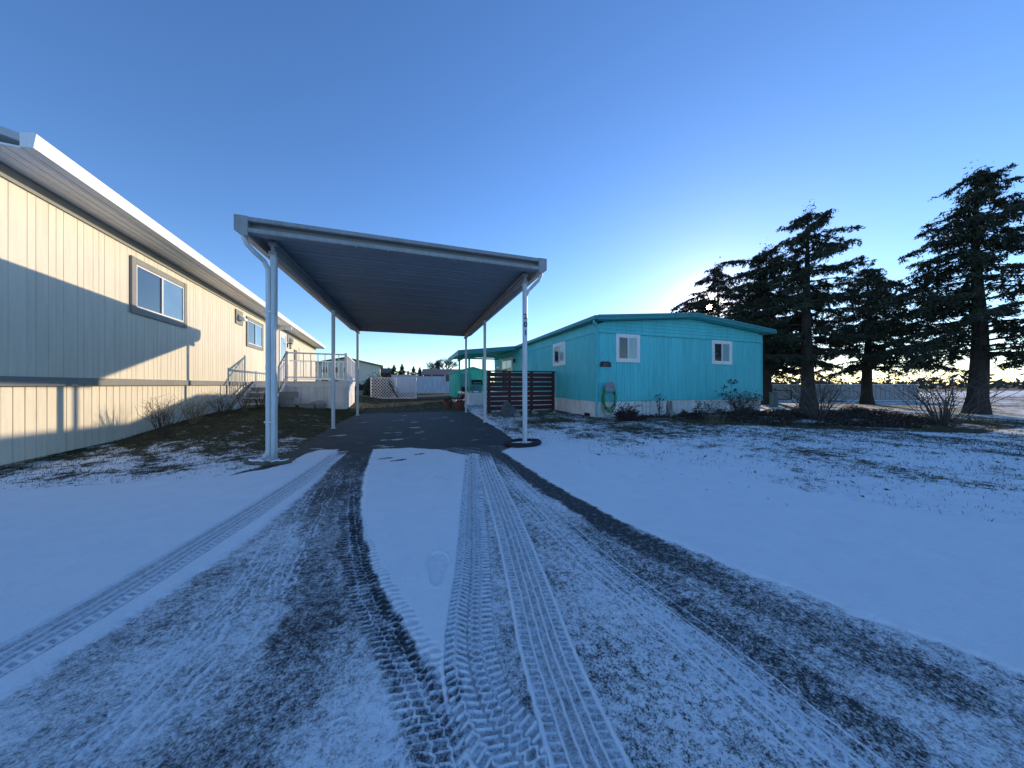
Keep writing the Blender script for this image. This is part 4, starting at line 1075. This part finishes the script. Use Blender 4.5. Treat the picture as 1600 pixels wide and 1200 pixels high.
log('fallen_branch', 'dark dead branch leaning on the white lattice', 'branch', (-1.15, 22.3, .1), (-1.75, 22.55, 1.25), .06, 9, False)

def panel_fence():
    t = thing('panel_fence', 'tall white panel fence across the back of the yard', 'fence', (0, 34.8, 0), world=True)
    A = Vector((-2.4, 35.5)); B = Vector((4.6, 33.2)); n = 5
    for i in range(n):
        a = A.lerp(B, i/n); b = A.lerp(B, (i+1)/n); z1 = 2.05 if i < 2 else (1.92 if i < 4 else 1.35)
        m = MB(); d = (b-a).normalized(); m.grooved(a+d*.06, b-d*.06, .1, z1, spac=(.15,), depth=.02, gw=.02)
        nn = Vector((d.y, -d.x))*.03
        for z in (.12, z1-.04, z1-.40 if i >= 2 else .12):
            p, q = a+d*.06, b-d*.06
            m.hexa([(p.x+nn.x,p.y+nn.y,z-.03),(q.x+nn.x,q.y+nn.y,z-.03),(q.x-nn.x,q.y-nn.y,z-.03),(p.x-nn.x,p.y-nn.y,z-.03),(p.x+nn.x,p.y+nn.y,z+.04),(q.x+nn.x,q.y+nn.y,z+.04),(q.x-nn.x,q.y-nn.y,z+.04),(p.x-nn.x,p.y-nn.y,z+.04)])
        m.build('panel', M_PFEN, t)
    for i in range(n+1):
        a = A.lerp(B, i/n); m = MB(); m.bbox(a.x-.055, a.x+.055, a.y-.055, a.y+.055, 0, 2.1 if i < 5 else 1.4, .01); m.build('post', M_PFEN, t)
panel_fence()

def simple_house(name, label, x0, x1, y0, y1, rot, zw, zr, wallm, roofm, wins, ridge='x', cat='house', oh=.4, fascia=None):
    """house in a local frame; front wall faces local -Y. wins: (x,z0,z1,w)"""
    cx, cy = (x0+x1)/2, (y0+y1)/2
    t = thing(name, label, cat, (cx, cy, 0), rz=rot)
    hx, hy = (x1-x0)/2, (y1-y0)/2
    m = MB(); m.grooved((-hx,-hy),(hx,-hy),-.1,zw,spac=(.4,),depth=.02,gw=.03); m.grooved((-hx,hy),(-hx,-hy),-.1,zw,spac=(.4,),depth=.02,gw=.03)
    m.grooved((hx,-hy),(hx,hy),-.1,zw,spac=(.4,),depth=.02,gw=.03); m.grooved((hx,hy),(-hx,hy),-.1,zw,spac=(.4,))
    if ridge == 'y': m.poly([(-hx,-hy-.004,zw),(hx,-hy-.004,zw),(0,-hy-.004,zr-.05)]); m.poly([(hx,hy+.004,zw),(-hx,hy+.004,zw),(0,hy+.004,zr-.05)])
    else: m.poly([(hx+.004,-hy,zw),(hx+.004,hy,zw),(hx+.004,0,zr-.05)]); m.poly([(-hx-.004,hy,zw),(-hx-.004,-hy,zw),(-hx-.004,0,zr-.05)])
    m.build('wall', wallm, t)
    m = MB(); th = .16
    if ridge == 'x':
        for s in (-1, 1):
            ya = s*(hy+oh)
            P = [(-hx-oh, ya, zw-.05), (hx+oh, ya, zw-.05), (hx+oh, 0, zr), (-hx-oh, 0, zr)]
            m.hexa([(a,b,c-th) for a,b,c in P]+P)
    else:
        for s in (-1, 1):
            xa = s*(hx+oh)
            P = [(xa, -hy-oh, zw-.05), (xa, hy+oh, zw-.05), (0, hy+oh, zr), (0, -hy-oh, zr)]
            m.hexa([(a,b,c-th) for a,b,c in P]+P)
    m.build('roof', roofm, t)
    for (x, z0, z1, w) in wins:
        f = MB(); f.bbox(x-w/2-.07, x+w/2+.07, -hy-.05, -hy-.004, z0-.07, z1+.07, .006); wn_ = f.build('window', M_WHT, t)
        g = MB(); g.box(x-w/2, x+w/2, -hy-.06, -hy-.051, z0, z1); g.build('pane', M_DGL, wn_)
    return t
simple_house('white_house', 'long white two storey house with dark green roof far beyond the yard', -13.6, -5.0, 45.5, 53, .09, 3.75, 4.75, M_CREAM, M_GRNR,
    [(-3.6,2.6,3.35,.8),(-2.4,2.6,3.35,.8),(-1.2,2.6,3.35,.8),(.1,2.6,3.35,.8),(-3.6,1.0,1.8,.8),(-2.4,1.0,1.8,.8),(-1.2,1.0,1.8,.8),(3.0,1.1,2.0,.4)], 'y')
simple_house('brown_house', 'low brown house with pinkish roof behind the white panel fence', 1.6, 9.5, 45.5, 52, -.1, 2.6, 3.5, M_BRNW, M_BRNR, [(-2,1.2,2.1,1.2),(1.5,1.2,2.1,1.2)], 'x')
simple_house('red_barn', 'small red brown outbuilding seen above the white lattice', -7.2, -4.0, 55, 59, 0, 3.1, 3.9, M_REDW, M_BRNW, [(0,1.6,2.4,.7)], 'x', cat='outbuilding')

# pale screen across the far right street
def far_screen():
    t = thing('board_fence', 'low pale grey board fence with dark framed panel beyond the conifer trunk', 'fence', (22, 13, 0), world=True)
    A = Vector((20.2, 14.6)); B = Vector((27.5, 9.0)); d = (B-A).normalized()
    m = MB(); m.grooved(A, B, 0, .98, spac=(.2,), depth=.02, gw=.02); m.build('boards', M_FGRY, t)
    m = MB(); n = Vector((d.y, -d.x))*.03
    for z0, z1 in ((.985, 1.03), (.0, .08)):
        m.hexa([(A.x+n.x,A.y+n.y,z0),(B.x+n.x,B.y+n.y,z0),(B.x-n.x,B.y-n.y,z0),(A.x-n.x,A.y-n.y,z0),(A.x+n.x,A.y+n.y,z1),(B.x+n.x,B.y+n.y,z1),(B.x-n.x,B.y-n.y,z1),(A.x-n.x,A.y-n.y,z1)])
    m.build('rail', M_WHT, t)
    m = MB()
    def bar(u0, u1, z0, z1):
        p, q = A+d*u0+n*1.2, A+d*u1+n*1.2; k = n*.5
        m.hexa([(p.x+k.x,p.y+k.y,z0),(q.x+k.x,q.y+k.y,z0),(q.x-k.x,q.y-k.y,z0),(p.x-k.x,p.y-k.y,z0),(p.x+k.x,p.y+k.y,z1),(q.x+k.x,q.y+k.y,z1),(q.x-k.x,q.y-k.y,z1),(p.x-k.x,p.y-k.y,z1)])
    bar(1.6, 2.6, .72, .76); bar(1.6, 2.6, .60, .64); bar(1.6,1.66,.645,.715); bar(2.54,2.6,.645,.715)
    bar(1.6, 3.4, .04, .09); bar(3.34, 3.4, .095, .60); bar(1.6, 1.66, .095, .595); bar(2.65, 3.4, .605, .65)
    m.build('dark_frame', M_BLK, t)
far_screen()

# ------------------------------------------------------------------ cream home on the left (own frame: +Y along its wall, wall at x=-3.8)
def cream_home():
    t = thing('cream_mobile_home', 'sunlit cream mobile home with grey trimmed windows at left', 'mobile home', (0, 0, 0), rz=math.radians(6.2))
    X = -3.8; S0, S1 = 5.2, 23.6; B = .20; XB = -11.5
    m = MB(); m.grooved((X, S0), (X, S1), 1.09, 3.30, spac=(.1,.1,.2,.1,.15)); m.grooved((XB, S0), (X, S0), 1.09, 3.44); m.grooved((X, S1), (XB, S1), 1.09, 3.44)
    m.poly([(XB, S0-.003, 3.44), (X, S0-.003, 3.44), ((X+XB)/2, S0-.003, 4.5)]); m.poly([(X, S1+.003, 3.44), (XB, S1+.003, 3.44), ((X+XB)/2, S1+.003, 4.5)])
    m.build('wall', M_CREAM, t)
    k = MB(); k.grooved((X-.03, S0+.03), (X-.03, S1-.03), B-.1, .99, spac=(.13,), depth=.012, gw=.014); k.grooved((XB, S0+.03), (X-.03, S0+.03), B-.3, .99, spac=(.13,)); k.grooved((X-.03, S1-.03), (XB, S1-.03), B-.1, .99, spac=(.13,))
    k.build('skirting', M_CREAM, t)
    g = MB(); g.box(X-.06, X+.022, S0, S1, .985, 1.095); g.box(X-.02, X+.025, S0, S1, 3.30, 3.445)
    g.build('trim_band', M_GTRIM, t)
    sf = MB(); sf.box(X-.02, -3.37, S0-.3, S1+.3, 3.45, 3.47); 
    for i in range(4): sf.box(X+.10+i*.1, X+.106+i*.1, S0-.3, S1+.3, 3.444, 3.452)
    sf.build('soffit', M_WHT, t)
    gu = MB(); gu.prism([(-3.36,3.455),(-3.27,3.47),(-3.25,3.62),(-3.27,3.63),(-3.36,3.60)][::-1], 'y', S0-.32, S1+.32); gu.build('gutter', M_WHT, t)
    r = MB(); xm = (X+XB)/2
    for (xa, xb) in ((-3.36, xm), (XB-.4, xm)):
        P = [(xa, S0-.3, 3.60), (xa, S1+.3, 3.60), (xb, S1+.3, 4.62), (xb, S0-.3, 4.62)]
        r.hexa([(a, b, c-.08) for a, b, c in P]+P)
    r.build('roof', M_ROOF, t)
    window(t, 'y', X, 12.05, 13.55, 2.22, 3.18, 1, trim=.11, trim_m=M_GTRIM, left_m=M_DGL, right_m=M_BLUGL)
    # more of the same wall, toward the camera
    window(t, 'y', X, 7.2, 8.8, 2.22, 3.18, 1, trim=.11, trim_m=M_GTRIM, left_m=M_DGL, right_m=M_BLUGL)
    def vent(s0, s1, z0, z1):
        v = MB(); v.bbox(X+.0, X+.03, s0, s1, z0, z1, .004); vv = v.build('vent_trim', M_GTRIM, t)
        a = (s0+s1)/2; h = MB(); zc = (z0+z1)/2; h.prism([(X+.032, zc+.09), (X+.18, zc-.02), (X+.18, zc-.08), (X+.032, zc-.08)], 'y', a-.12, a+.12); h.build('vent_hood', M_WHT, vv)
    vent(11.25, 11.75, 2.80, 3.22); vent(16.7, 17.7, 2.96, 3.30)
    # door onto the deck
    d = MB(); d.bbox(X, X+.045, 15.5, 15.62, 1.12, 3.28, .004); d.bbox(X, X+.045, 16.38, 16.5, 1.12, 3.28, .004); d.bbox(X, X+.045, 15.62, 16.38, 3.16, 3.28, .004)
    d.box(X, X+.02, 15.62, 16.38, 1.13, 3.16); dd = d.build('door', M_WHT, t)
    g = MB(); g.box(X+.021, X+.027, 15.74, 16.26, 2.05, 3.05); g.build('pane', M_BLUGL, dd)
    g = MB(); g.lathe((X+.05, 16.32, 2.02), [(.0,0),(.028,.01),(.028,.045),(0,.055)], 10); g.build('handle', M_BLK, dd)
    l = MB(); l.box(X+.002, X+.03, 16.75, 16.83, 2.72, 2.92); l.lathe((X+.12, 16.79, 2.90), [(.02,.05),(.075,0),(.075,-.02),(.02,-.0201)], 10); l.lathe((X+.12, 16.79, 2.655), [(.03,0),(.055,.01),(.055,.03),(.02,.031)], 10)
    l.box(X+.03, X+.12, 16.78, 16.80, 2.90, 2.92); la = l.build('wall_lamp', M_BLK, t)
    l = MB(); l.lathe((X+.12, 16.79, 2.69), [(.045,0),(.055,.18)], 10); l.build('lamp_glass', M_LAMP, la)
    p = MB(); p.bbox(X, X+.03, 17.95, 18.5, 1.15, 2.75, .004); pd = p.build('closet_door', M_BRNW, t)
    p = MB(); p.bbox(X, X+.02, 19.0, 20.6, 2.25, 2.95, .004); p.build('shutter', M_CREAM, t)
    # little eave return above the deck door
    p = MB(); p.box(-3.80, -3.30, 15.2, 15.26, 3.30, 3.44); p.build('eave_bracket', M_WHT, t)
M_BLUGL = mat('sky_painted_glass', (.12,.20,.28), .05, spec=.8, var=.2, vscale=1.5, coat=.8)  # blue base colour stands in for the sky mirrored in the panes
cream_home()

def cream_deck():
    rz = math.radians(6.2)
    t = thing('raised_deck', 'raised deck with white railing and grooved skirt beside the cream home', 'deck', (0, 0, 0), rz=rz)
    X0, X1, S0, S1, ZF = -3.76, -1.04, 12.53, 16.7, 1.12
    m = MB(); m.bbox(X0, X1+.04, S0-.04, S1+.04, ZF-.04, ZF, .005); m.bbox(X0, X1+.02, S0-.02, S0+.02, ZF-.20, ZF-.042, .004); m.bbox(X1-.02, X1+.02, S0+.021, S1, ZF-.20, ZF-.042, .004)
    m.build('deck_floor', M_WHT, t)
    m = MB(); m.grooved((X0, S0), (X1, S0), .1, ZF-.19, spac=(.19,), depth=.014, gw=.016); m.grooved((X1, S0), (X1, S1), .1, ZF-.19, spac=(.19,), depth=.014, gw=.016)
    m.build('skirting', M_SKW, t)
    def rail(a, b, name='railing', zt=2.13, skip=None):
        A = Vector(a); B = Vector(b); L = (B-A).length; d = (B-A)/L
        m = MB()
        def bar(u0, u1, z0, z1, h=.018):
            n = Vector((-d.y, d.x))*h; p, q = A+d*u0, A+d*u1
            m.hexa([(p.x+n.x,p.y+n.y,z0),(q.x+n.x,q.y+n.y,z0),(q.x-n.x,q.y-n.y,z0),(p.x-n.x,p.y-n.y,z0),(p.x+n.x,p.y+n.y,z1),(q.x+n.x,q.y+n.y,z1),(q.x-n.x,q.y-n.y,z1),(p.x-n.x,p.y-n.y,z1)])
        bar(0, L, zt-.05, zt, .028); bar(0, L, ZF+.12, ZF+.16, .02)
        n = int(L/.21); 
        for i in range(1, n): u = L*i/n; bar(u-.012, u+.012, ZF+.161, zt-.051, .012)
        m.build(name, M_WHT, t)
    rail((X0+.95, S0+.04), (X1-.04, S0+.04)); rail((X1-.02, S0+.1), (X1-.02, S1-.06)); rail((X1-.06, S1-.02), (X0+.05, S1-.02))
    for (x, s) in ((X1-.03, S0+.03), (X1-.03, S1-.03), (X0+.9, S0+.03), (X1-.03, (S0+S1)/2)):
        m = MB(); m.bbox(x-.04, x+.04, s-.04, s+.04, ZF+.002, 2.16, .006); m.build('post', M_WHT, t)
    # privacy panel half way along the far side
    # stairs down toward the camera
    st = thing('deck_stairs', 'white stairs with handrail leading up to the raised deck', 'stairs', (0, 0, 0), rz=rz)
    n = 5
    for i in range(n):
        z = ZF-(i+1)*.175; s = S0-.05-(i+1)*.27
        m = MB(); m.bbox(X0+.04, X0+.86, s, s+.29, z-.04, z, .004); m.build('tread', M_WHT, st); m = MB(); m.box(X0+.05, X0+.85, s+.255, s+.275, z-.20, z-.042); m.build('riser', M_WHT, st)
    for x in (X0+.02, X0+.88):
        m = MB(); m.hexa([(x-.02,S0-.06,ZF-.30),(x+.02,S0-.06,ZF-.30),(x+.02,S0-1.55,.12),(x-.02,S0-1.55,.12),(x-.02,S0-.06,ZF-.08),(x+.02,S0-.06,ZF-.08),(x+.02,S0-1.55,.34),(x-.02,S0-1.55,.34)]); m.build('stringer', M_WHT, st)
    x = X0+.90
    m = MB()
    m.tube([(x, S0+.0, 2.12), (x, S0-1.45, 1.22)], .022, 8); m.tube([(x, S0-.0, 1.30), (x, S0-1.45, .48)], .016, 8)
    m.tube([(x, S0-1.45, 1.24), (x, S0-1.45, .14)], .022, 8)
    for i in range(1, 8):
        f = i/8; s = S0-1.45*f; m.tube([(x, s, 1.30-.82*f), (x, s, 2.10-.90*f)], .010, 6)
    m.build('handrail', M_GTRIM, st)
cream_deck()

def to_world(x, s, rz=math.radians(6.2)):
    return (x*math.cos(rz)-s*math.sin(rz), x*math.sin(rz)+s*math.cos(rz))
def block(label, x, s, z, a, lx=.40, ly=.20, h=.19):
    wx, wy = to_world(x, s); t = thing('concrete_block', label, 'concrete block', (wx, wy, z), rz=a, group='blocks stacked by the raised deck')
    m = MB(); hx, hy = lx/2, ly/2
    m.bbox(-hx, hx, -hy, -hy+.035, 0, h, .004); m.bbox(-hx, hx, hy-.035, hy, 0, h, .004)
    for xx in (-hx, -.0175, hx-.035): m.box(xx+.003, xx+.032, -hy+.03, hy-.03, .003, h-.003)
    m.build('block', M_CONC, t)
gz = .20
block('top concrete block of the stack below the deck railing', -2.62, 11.75, gz+.38, .15, .48)
block('middle concrete block of the stack below the deck railing', -2.70, 11.75, gz+.19, .25)
block('bottom concrete block of the stack below the deck railing', -2.62, 11.70, gz-.01, .1)
block('concrete block lying right of the stack on the lawn', -2.15, 11.75, gz-.02, .35)
for i, (x, s, w, l) in enumerate(((-3.05, 11.9, .34, 'wide flat slab leaning left of the block stack'), (-1.85, 12.0, .28, 'low rough stone at the right end of the block pile'))):
    wx, wy = to_world(x, s); rock('stone_slab', l, (wx, wy, gz-.03), (w, .22, .30), 50+i, M_CONC, .7)
for i, (x, s, h) in enumerate(((-3.4,9.4,.55),(-3.3,10.4,.75),(-3.2,11.2,.6),(-3.45,8.3,.6),(-3.4,7.2,.7))):
    wx, wy = to_world(x, s); lab = ['dry weed clump against the cream skirting, nearer the camera', 'tallest dry weed clump at the foot of the deck stairs', 'dry weed clump beside the stone slab', 'dry weed clump under the cream wall, left of the others in view', 'dry weed clump at the near end of the cream wall'][i]
    t = thing('dry_weed', lab, 'weed', (wx, wy, float(land(wx, wy))), world=True, group='weeds along the cream home')
    twiggy(t, (wx, wy, float(land(wx, wy))), h, .38, 34, M_STRAW if i % 2 else M_TWIG, 70+i, None, 0, r0=.0045)

# ------------------------------------------------------------------ conifers
def conifer(loc, H, R, label, seed, sparse=1.0, z_low=1.3, lean=0, group='conifers behind the turquoise home', r0=.25, nmat=None, arms=()):
    g = np.random.default_rng(seed); q = random.Random(seed)
    t = thing('conifer_tree', label, 'tree', loc, group=group)
    tr = MB(); pts = []; rs = []
    for i in range(14):
        f = i/13; pts.append((lean*f+.05*math.sin(f*7+seed), .04*math.cos(f*6+seed), H*f-.05)); rs.append(max(.015, r0*(1-f)**.8)*(1.35 if i == 0 else 1))
    tr.tube(pts, rs, 10)
    C = []; D = []
    nb = int(58*sparse*H/7)
    for b in range(nb+len(arms)):
        f = z_low/H+(1-z_low/H)*((b+q.random())/nb); f = min(f, .985)
        z = H*f; a = q.uniform(0, 6.283)
        Lb = R*(1-f)**.60*q.uniform(.5, 1.15)+.25
        if f > .8: Lb *= q.uniform(.5, 1.3)
        droop = q.uniform(.15, .5); n = 9; bp = []
        if b >= nb: z, a, Lb, droop = arms[b-nb]; f = z/H
        for i in range(n):
            s = i/(n-1); rr = Lb*s; zz = z+Lb*(.16*s-droop*s*s+.16*max(0, s-.65))
            aa = a+.25*math.sin(s*3+b)
            bp.append((lean*f+rr*math.cos(aa), rr*math.sin(aa), zz))
        tr.tube(bp, [max(.006, .045*(1-f)*(1-i/(n-1))+.008) for i in range(n)], 5, False)
        bp = np.array(bp)
        # side twigs that hang down, each clad in needle sprays
        k = int(26*Lb/1.5)+5+(46 if b >= nb else 0)
        s = g.uniform(.12, 1, k)**.8; idx = s*(n-1); i0 = np.clip(idx.astype(int), 0, n-2); fr = (idx-i0)[:, None]
        p = bp[i0]*(1-fr)+bp[i0+1]*fr
        side = g.normal(size=(k, 3)); side[:, 2] = -np.abs(side[:, 2])*.8-.35; side /= np.linalg.norm(side, axis=1)[:, None]
        tl = g.uniform(.15, .55, k)*(.55+.5*(1-s))
        for j in range(k):
            m_ = int(20*tl[j]/.4)+7; u = g.random(m_)[:, None]
            C.append(p[j]+side[j]*tl[j]*u+g.normal(size=(m_, 3))*.028); dd = side[j]+g.normal(size=(m_, 3))*.55; D.append(dd)
    # top tuft
    tt = np.array(pts[-1]); m_ = 160; C.append(tt+g.normal(size=(m_, 3))*np.array([.13, .13, .22])-np.array([0, 0, .1])); D.append(g.normal(size=(m_, 3)))
    C = np.concatenate(C); D = np.concatenate(D)
    P = C+np.array(loc)-np.array([0, 0, 1.0]); sd_ = np.array(sdir); k = np.linalg.norm(P-(P@sd_)[:, None]*sd_, axis=1) > g.uniform(.08, .30, len(C))   # the gap the sun shines through
    C = C[k]; D = D[k]; D /= np.linalg.norm(D, axis=1)[:, None]; n = len(C)
    b = g.normal(size=(n, 3)); b -= (D*b).sum(1)[:, None]*D; b /= np.linalg.norm(b, axis=1)[:, None]
    s = g.uniform(.032, .078, n)[:, None]
    V = np.stack([C-D*s, C+b*s*.30, C+D*s, C-b*s*.30], 1).reshape(-1, 3)
    tr.build('trunk', M_BARK, t)
    npmesh('crown', V, np.arange(4*n).reshape(-1, 4), nmat or M_NEED, t)
    return t
def copy_thing(o, loc, rz, label, sc=1, group=None):
    c = o.copy(); COL.objects.link(c); c.location = loc; c.rotation_euler = (0, 0, rz); c['label'] = label; c.scale = (sc, sc, sc)
    if group: c['group'] = group
    for ch in o.children:
        d = ch.copy(); COL.objects.link(d); d.parent = c
    return c
c1 = conifer((16.25, 9.94, 0), 7.6, 3.3, 'tall dark conifer with the thick trunk standing right of the turquoise home', 3, 1.5, 1.9, arms=((7.1, 2.2, 1.75, .12), (6.4, 2.4, 2.0, .3), (6.7, 5.4, 1.1, .3)))
c2 = conifer((17.5, 13.3, 0), 8.2, 4.9, 'thin topped conifer behind the home, the sun shining through its branches', 5, .95, 2.4, nmat=M_NEEDB, r0=.16, arms=((6.5,2.2,2.6,.40),(6.3,2.0,2.3,.30),(5.9,2.4,2.5,.35),(6.1,2.6,2.0,.3),(5.6,2.1,2.3,.3),(5.5,2.5,1.9,.4),(7.4,2.2,1.2,.15),(5.3,1.8,2.6,.35),(6.0,2.2,1.2,.2),(5.7,2.9,1.4,.3),(6.2,1.7,1.6,.3)))
c3 = conifer((16.2, 8.3, 0), 8.5, 3.5, 'dense dark conifer right of the thick trunked one, taller than it', 9, 1.7, 2.0)
copy_thing(c3, (17.8, 4.6, 0), 2.0, 'dark conifer at the right, next to the dense tall one', .95)
copy_thing(c1, (19.5, 1.6, 0), 1.0, 'dark conifer furthest to the right of the row', .95)
copy_thing(c1, (21.5, 8.6, 0), 4.0, 'conifer standing behind the gap between the two dense conifers', .9)
copy_thing(c3, (20.5, 12.6, 0), 3.3, 'conifer farthest back, between the sunlit and the thick trunked conifers', .85)

# ------------------------------------------------------------------ far trees
def bare_tree(loc, H, W, label, seed, group='bare trees beyond the yard', lv=6):
    q = random.Random(seed); t = thing('bare_tree', label, 'tree', loc, group=group)
    lim = MB(); tw = MB()
    def grow(p, d, L, r, k):
        p2 = p+d*L; mid = p.lerp(p2, .5)+Vector((q.uniform(-1,1), q.uniform(-1,1), 0))*L*.08
        (lim if k >= 3 else tw).tube([p, mid, p2], [r, r*.85, r*.7], 5 if k >= 3 else 3, False)
        if k == 0: return
        for i in range(q.choice((3, 3, 4)) if k > 1 else 4):
            nd = (d+Vector((q.uniform(-1,1)*W/H*1.1, q.uniform(-1,1)*W/H*1.1, q.uniform(-.25,.7)))*.85).normalized()
            grow(p+d*L*q.uniform(.55, 1), nd, L*q.uniform(.66, .84), r*.66, k-1)
    grow(Vector((0, 0, -.1)), Vector((0, 0, 1)), H*.27, H*.03, lv)
    lim.build('trunk', M_BARKG, t); tw.build('crown', M_BARKG, t); return t
bare_tree((4.9, 61.5, 0), 8.6, 8.0, 'wide bare tree above the brown house roof', 3)
bt = bare_tree((1.6, 64, 0), 5.6, 5.0, 'small bare tree left of the wide bare one', 4, lv=5)
copy_thing(bt, (-2.2, 66, 0), 2, 'pale bare tree above the white panel fence', 1.05)
copy_thing(bt, (-7.5, 64, 0), 3, 'bare tree beside the red brown outbuilding', .9)
def small_evergreen(loc, H, R, label, seed):
    t = thing('evergreen_tree', label, 'tree', loc, group='small evergreens beyond the yard')
    m = MB(); m.tube([(0,0,-.1),(0,0,H*.5),(0,0,H*.97)], [H*.03,H*.018,.01], 6); m.build('trunk', M_BARK, t)
    def fn(g, k):
        f = g.random(k)**1.2; a = g.uniform(0, 6.283, k); lay = .72+.28*np.sin(f*38); rr = R*(1-f)*lay*g.uniform(.5, 1.05, k)+.03
        return np.stack([rr*np.cos(a), rr*np.sin(a), H*(.08+.92*f)-.1*rr], 1)
    V, F = leaf_cloud(2600, fn, .085, seed); npmesh('crown', V, F, M_NEED, t); return t
e1 = small_evergreen((-3.2, 52, 0), 4.2, 2.1, 'pointed dark evergreen above the lattice, leftmost of its group', 1)
for (x, y, s, l) in ((-2.1,55,1.08,'pointed dark evergreen, second from the left above the white fence'),(-.2,54,.98,'dark evergreen above the middle of the white fence'),(.9,58,1.0,'dark evergreen right of the middle of the white fence'),(3.0,50,.84,'short evergreen at the left end of the brown roof'),(-4.6,60,1.0,'evergreen beside the red brown outbuilding')):
    copy_thing(e1, (x, y, 0), x, l, s)
t = thing('added_dark_bush', 'added low bush that darkens the openings of the left lattice panel', 'bush', (-2.55, 25.0, 0), world=True)  # bush added only as a dark backing behind the lattice openings
shrub_blob(t, (-2.55, 25.0, 0), 1.15, .5, 1.6, 9000, M_LGRN, 88, .07, 20)
# hedge below the far white house
for i, (x0, y0, w) in enumerate(((-9.6, 44.2, 1.2), (-6.7, 43.6, 1.0))):
    t = thing('clipped_hedge', ['dark hedge at the foot of the far white house', 'dark hedge near the right corner of the far white house'][i], 'hedge', (x0, y0, 0), world=True)
    shrub_blob(t, (x0, y0, 0), w, .5, 1.0, 2400, M_LGRN, 90+i, .08, 22)
# distant wood all round the horizon
def wood():
    g = np.random.default_rng(77); C = []
    for k in range(520):
        a = g.uniform(0, 6.283); r = g.uniform(120, 190)*1.0; h = g.uniform(2.2, 5.2); w = g.uniform(3, 7); n = 70
        c = np.array([r*math.sin(a), r*math.cos(a), 0]); p = g.normal(size=(n, 3))*np.array([w*.45, w*.45, h*.3]); p[:, 2] = np.abs(p[:, 2]*1.3)+.1; C.append(c+p)
    P = np.concatenate(C)
    V, F = leaf_cloud(len(P), lambda g, k: P, .55, 78)
    o = npmesh('distant_wood', V, F, M_TWD); tag(o, 'low line of trees and scrub along the horizon', 'wood', kind='stuff')
M_TWD = mat('distant_scrub', (.085,.080,.070), .9, n1=(.045,.05,.045), vscale=.2)
wood()

# tidy helper property
for o in list(bpy.data.objects):
    if '_w' in o: del o['_w']
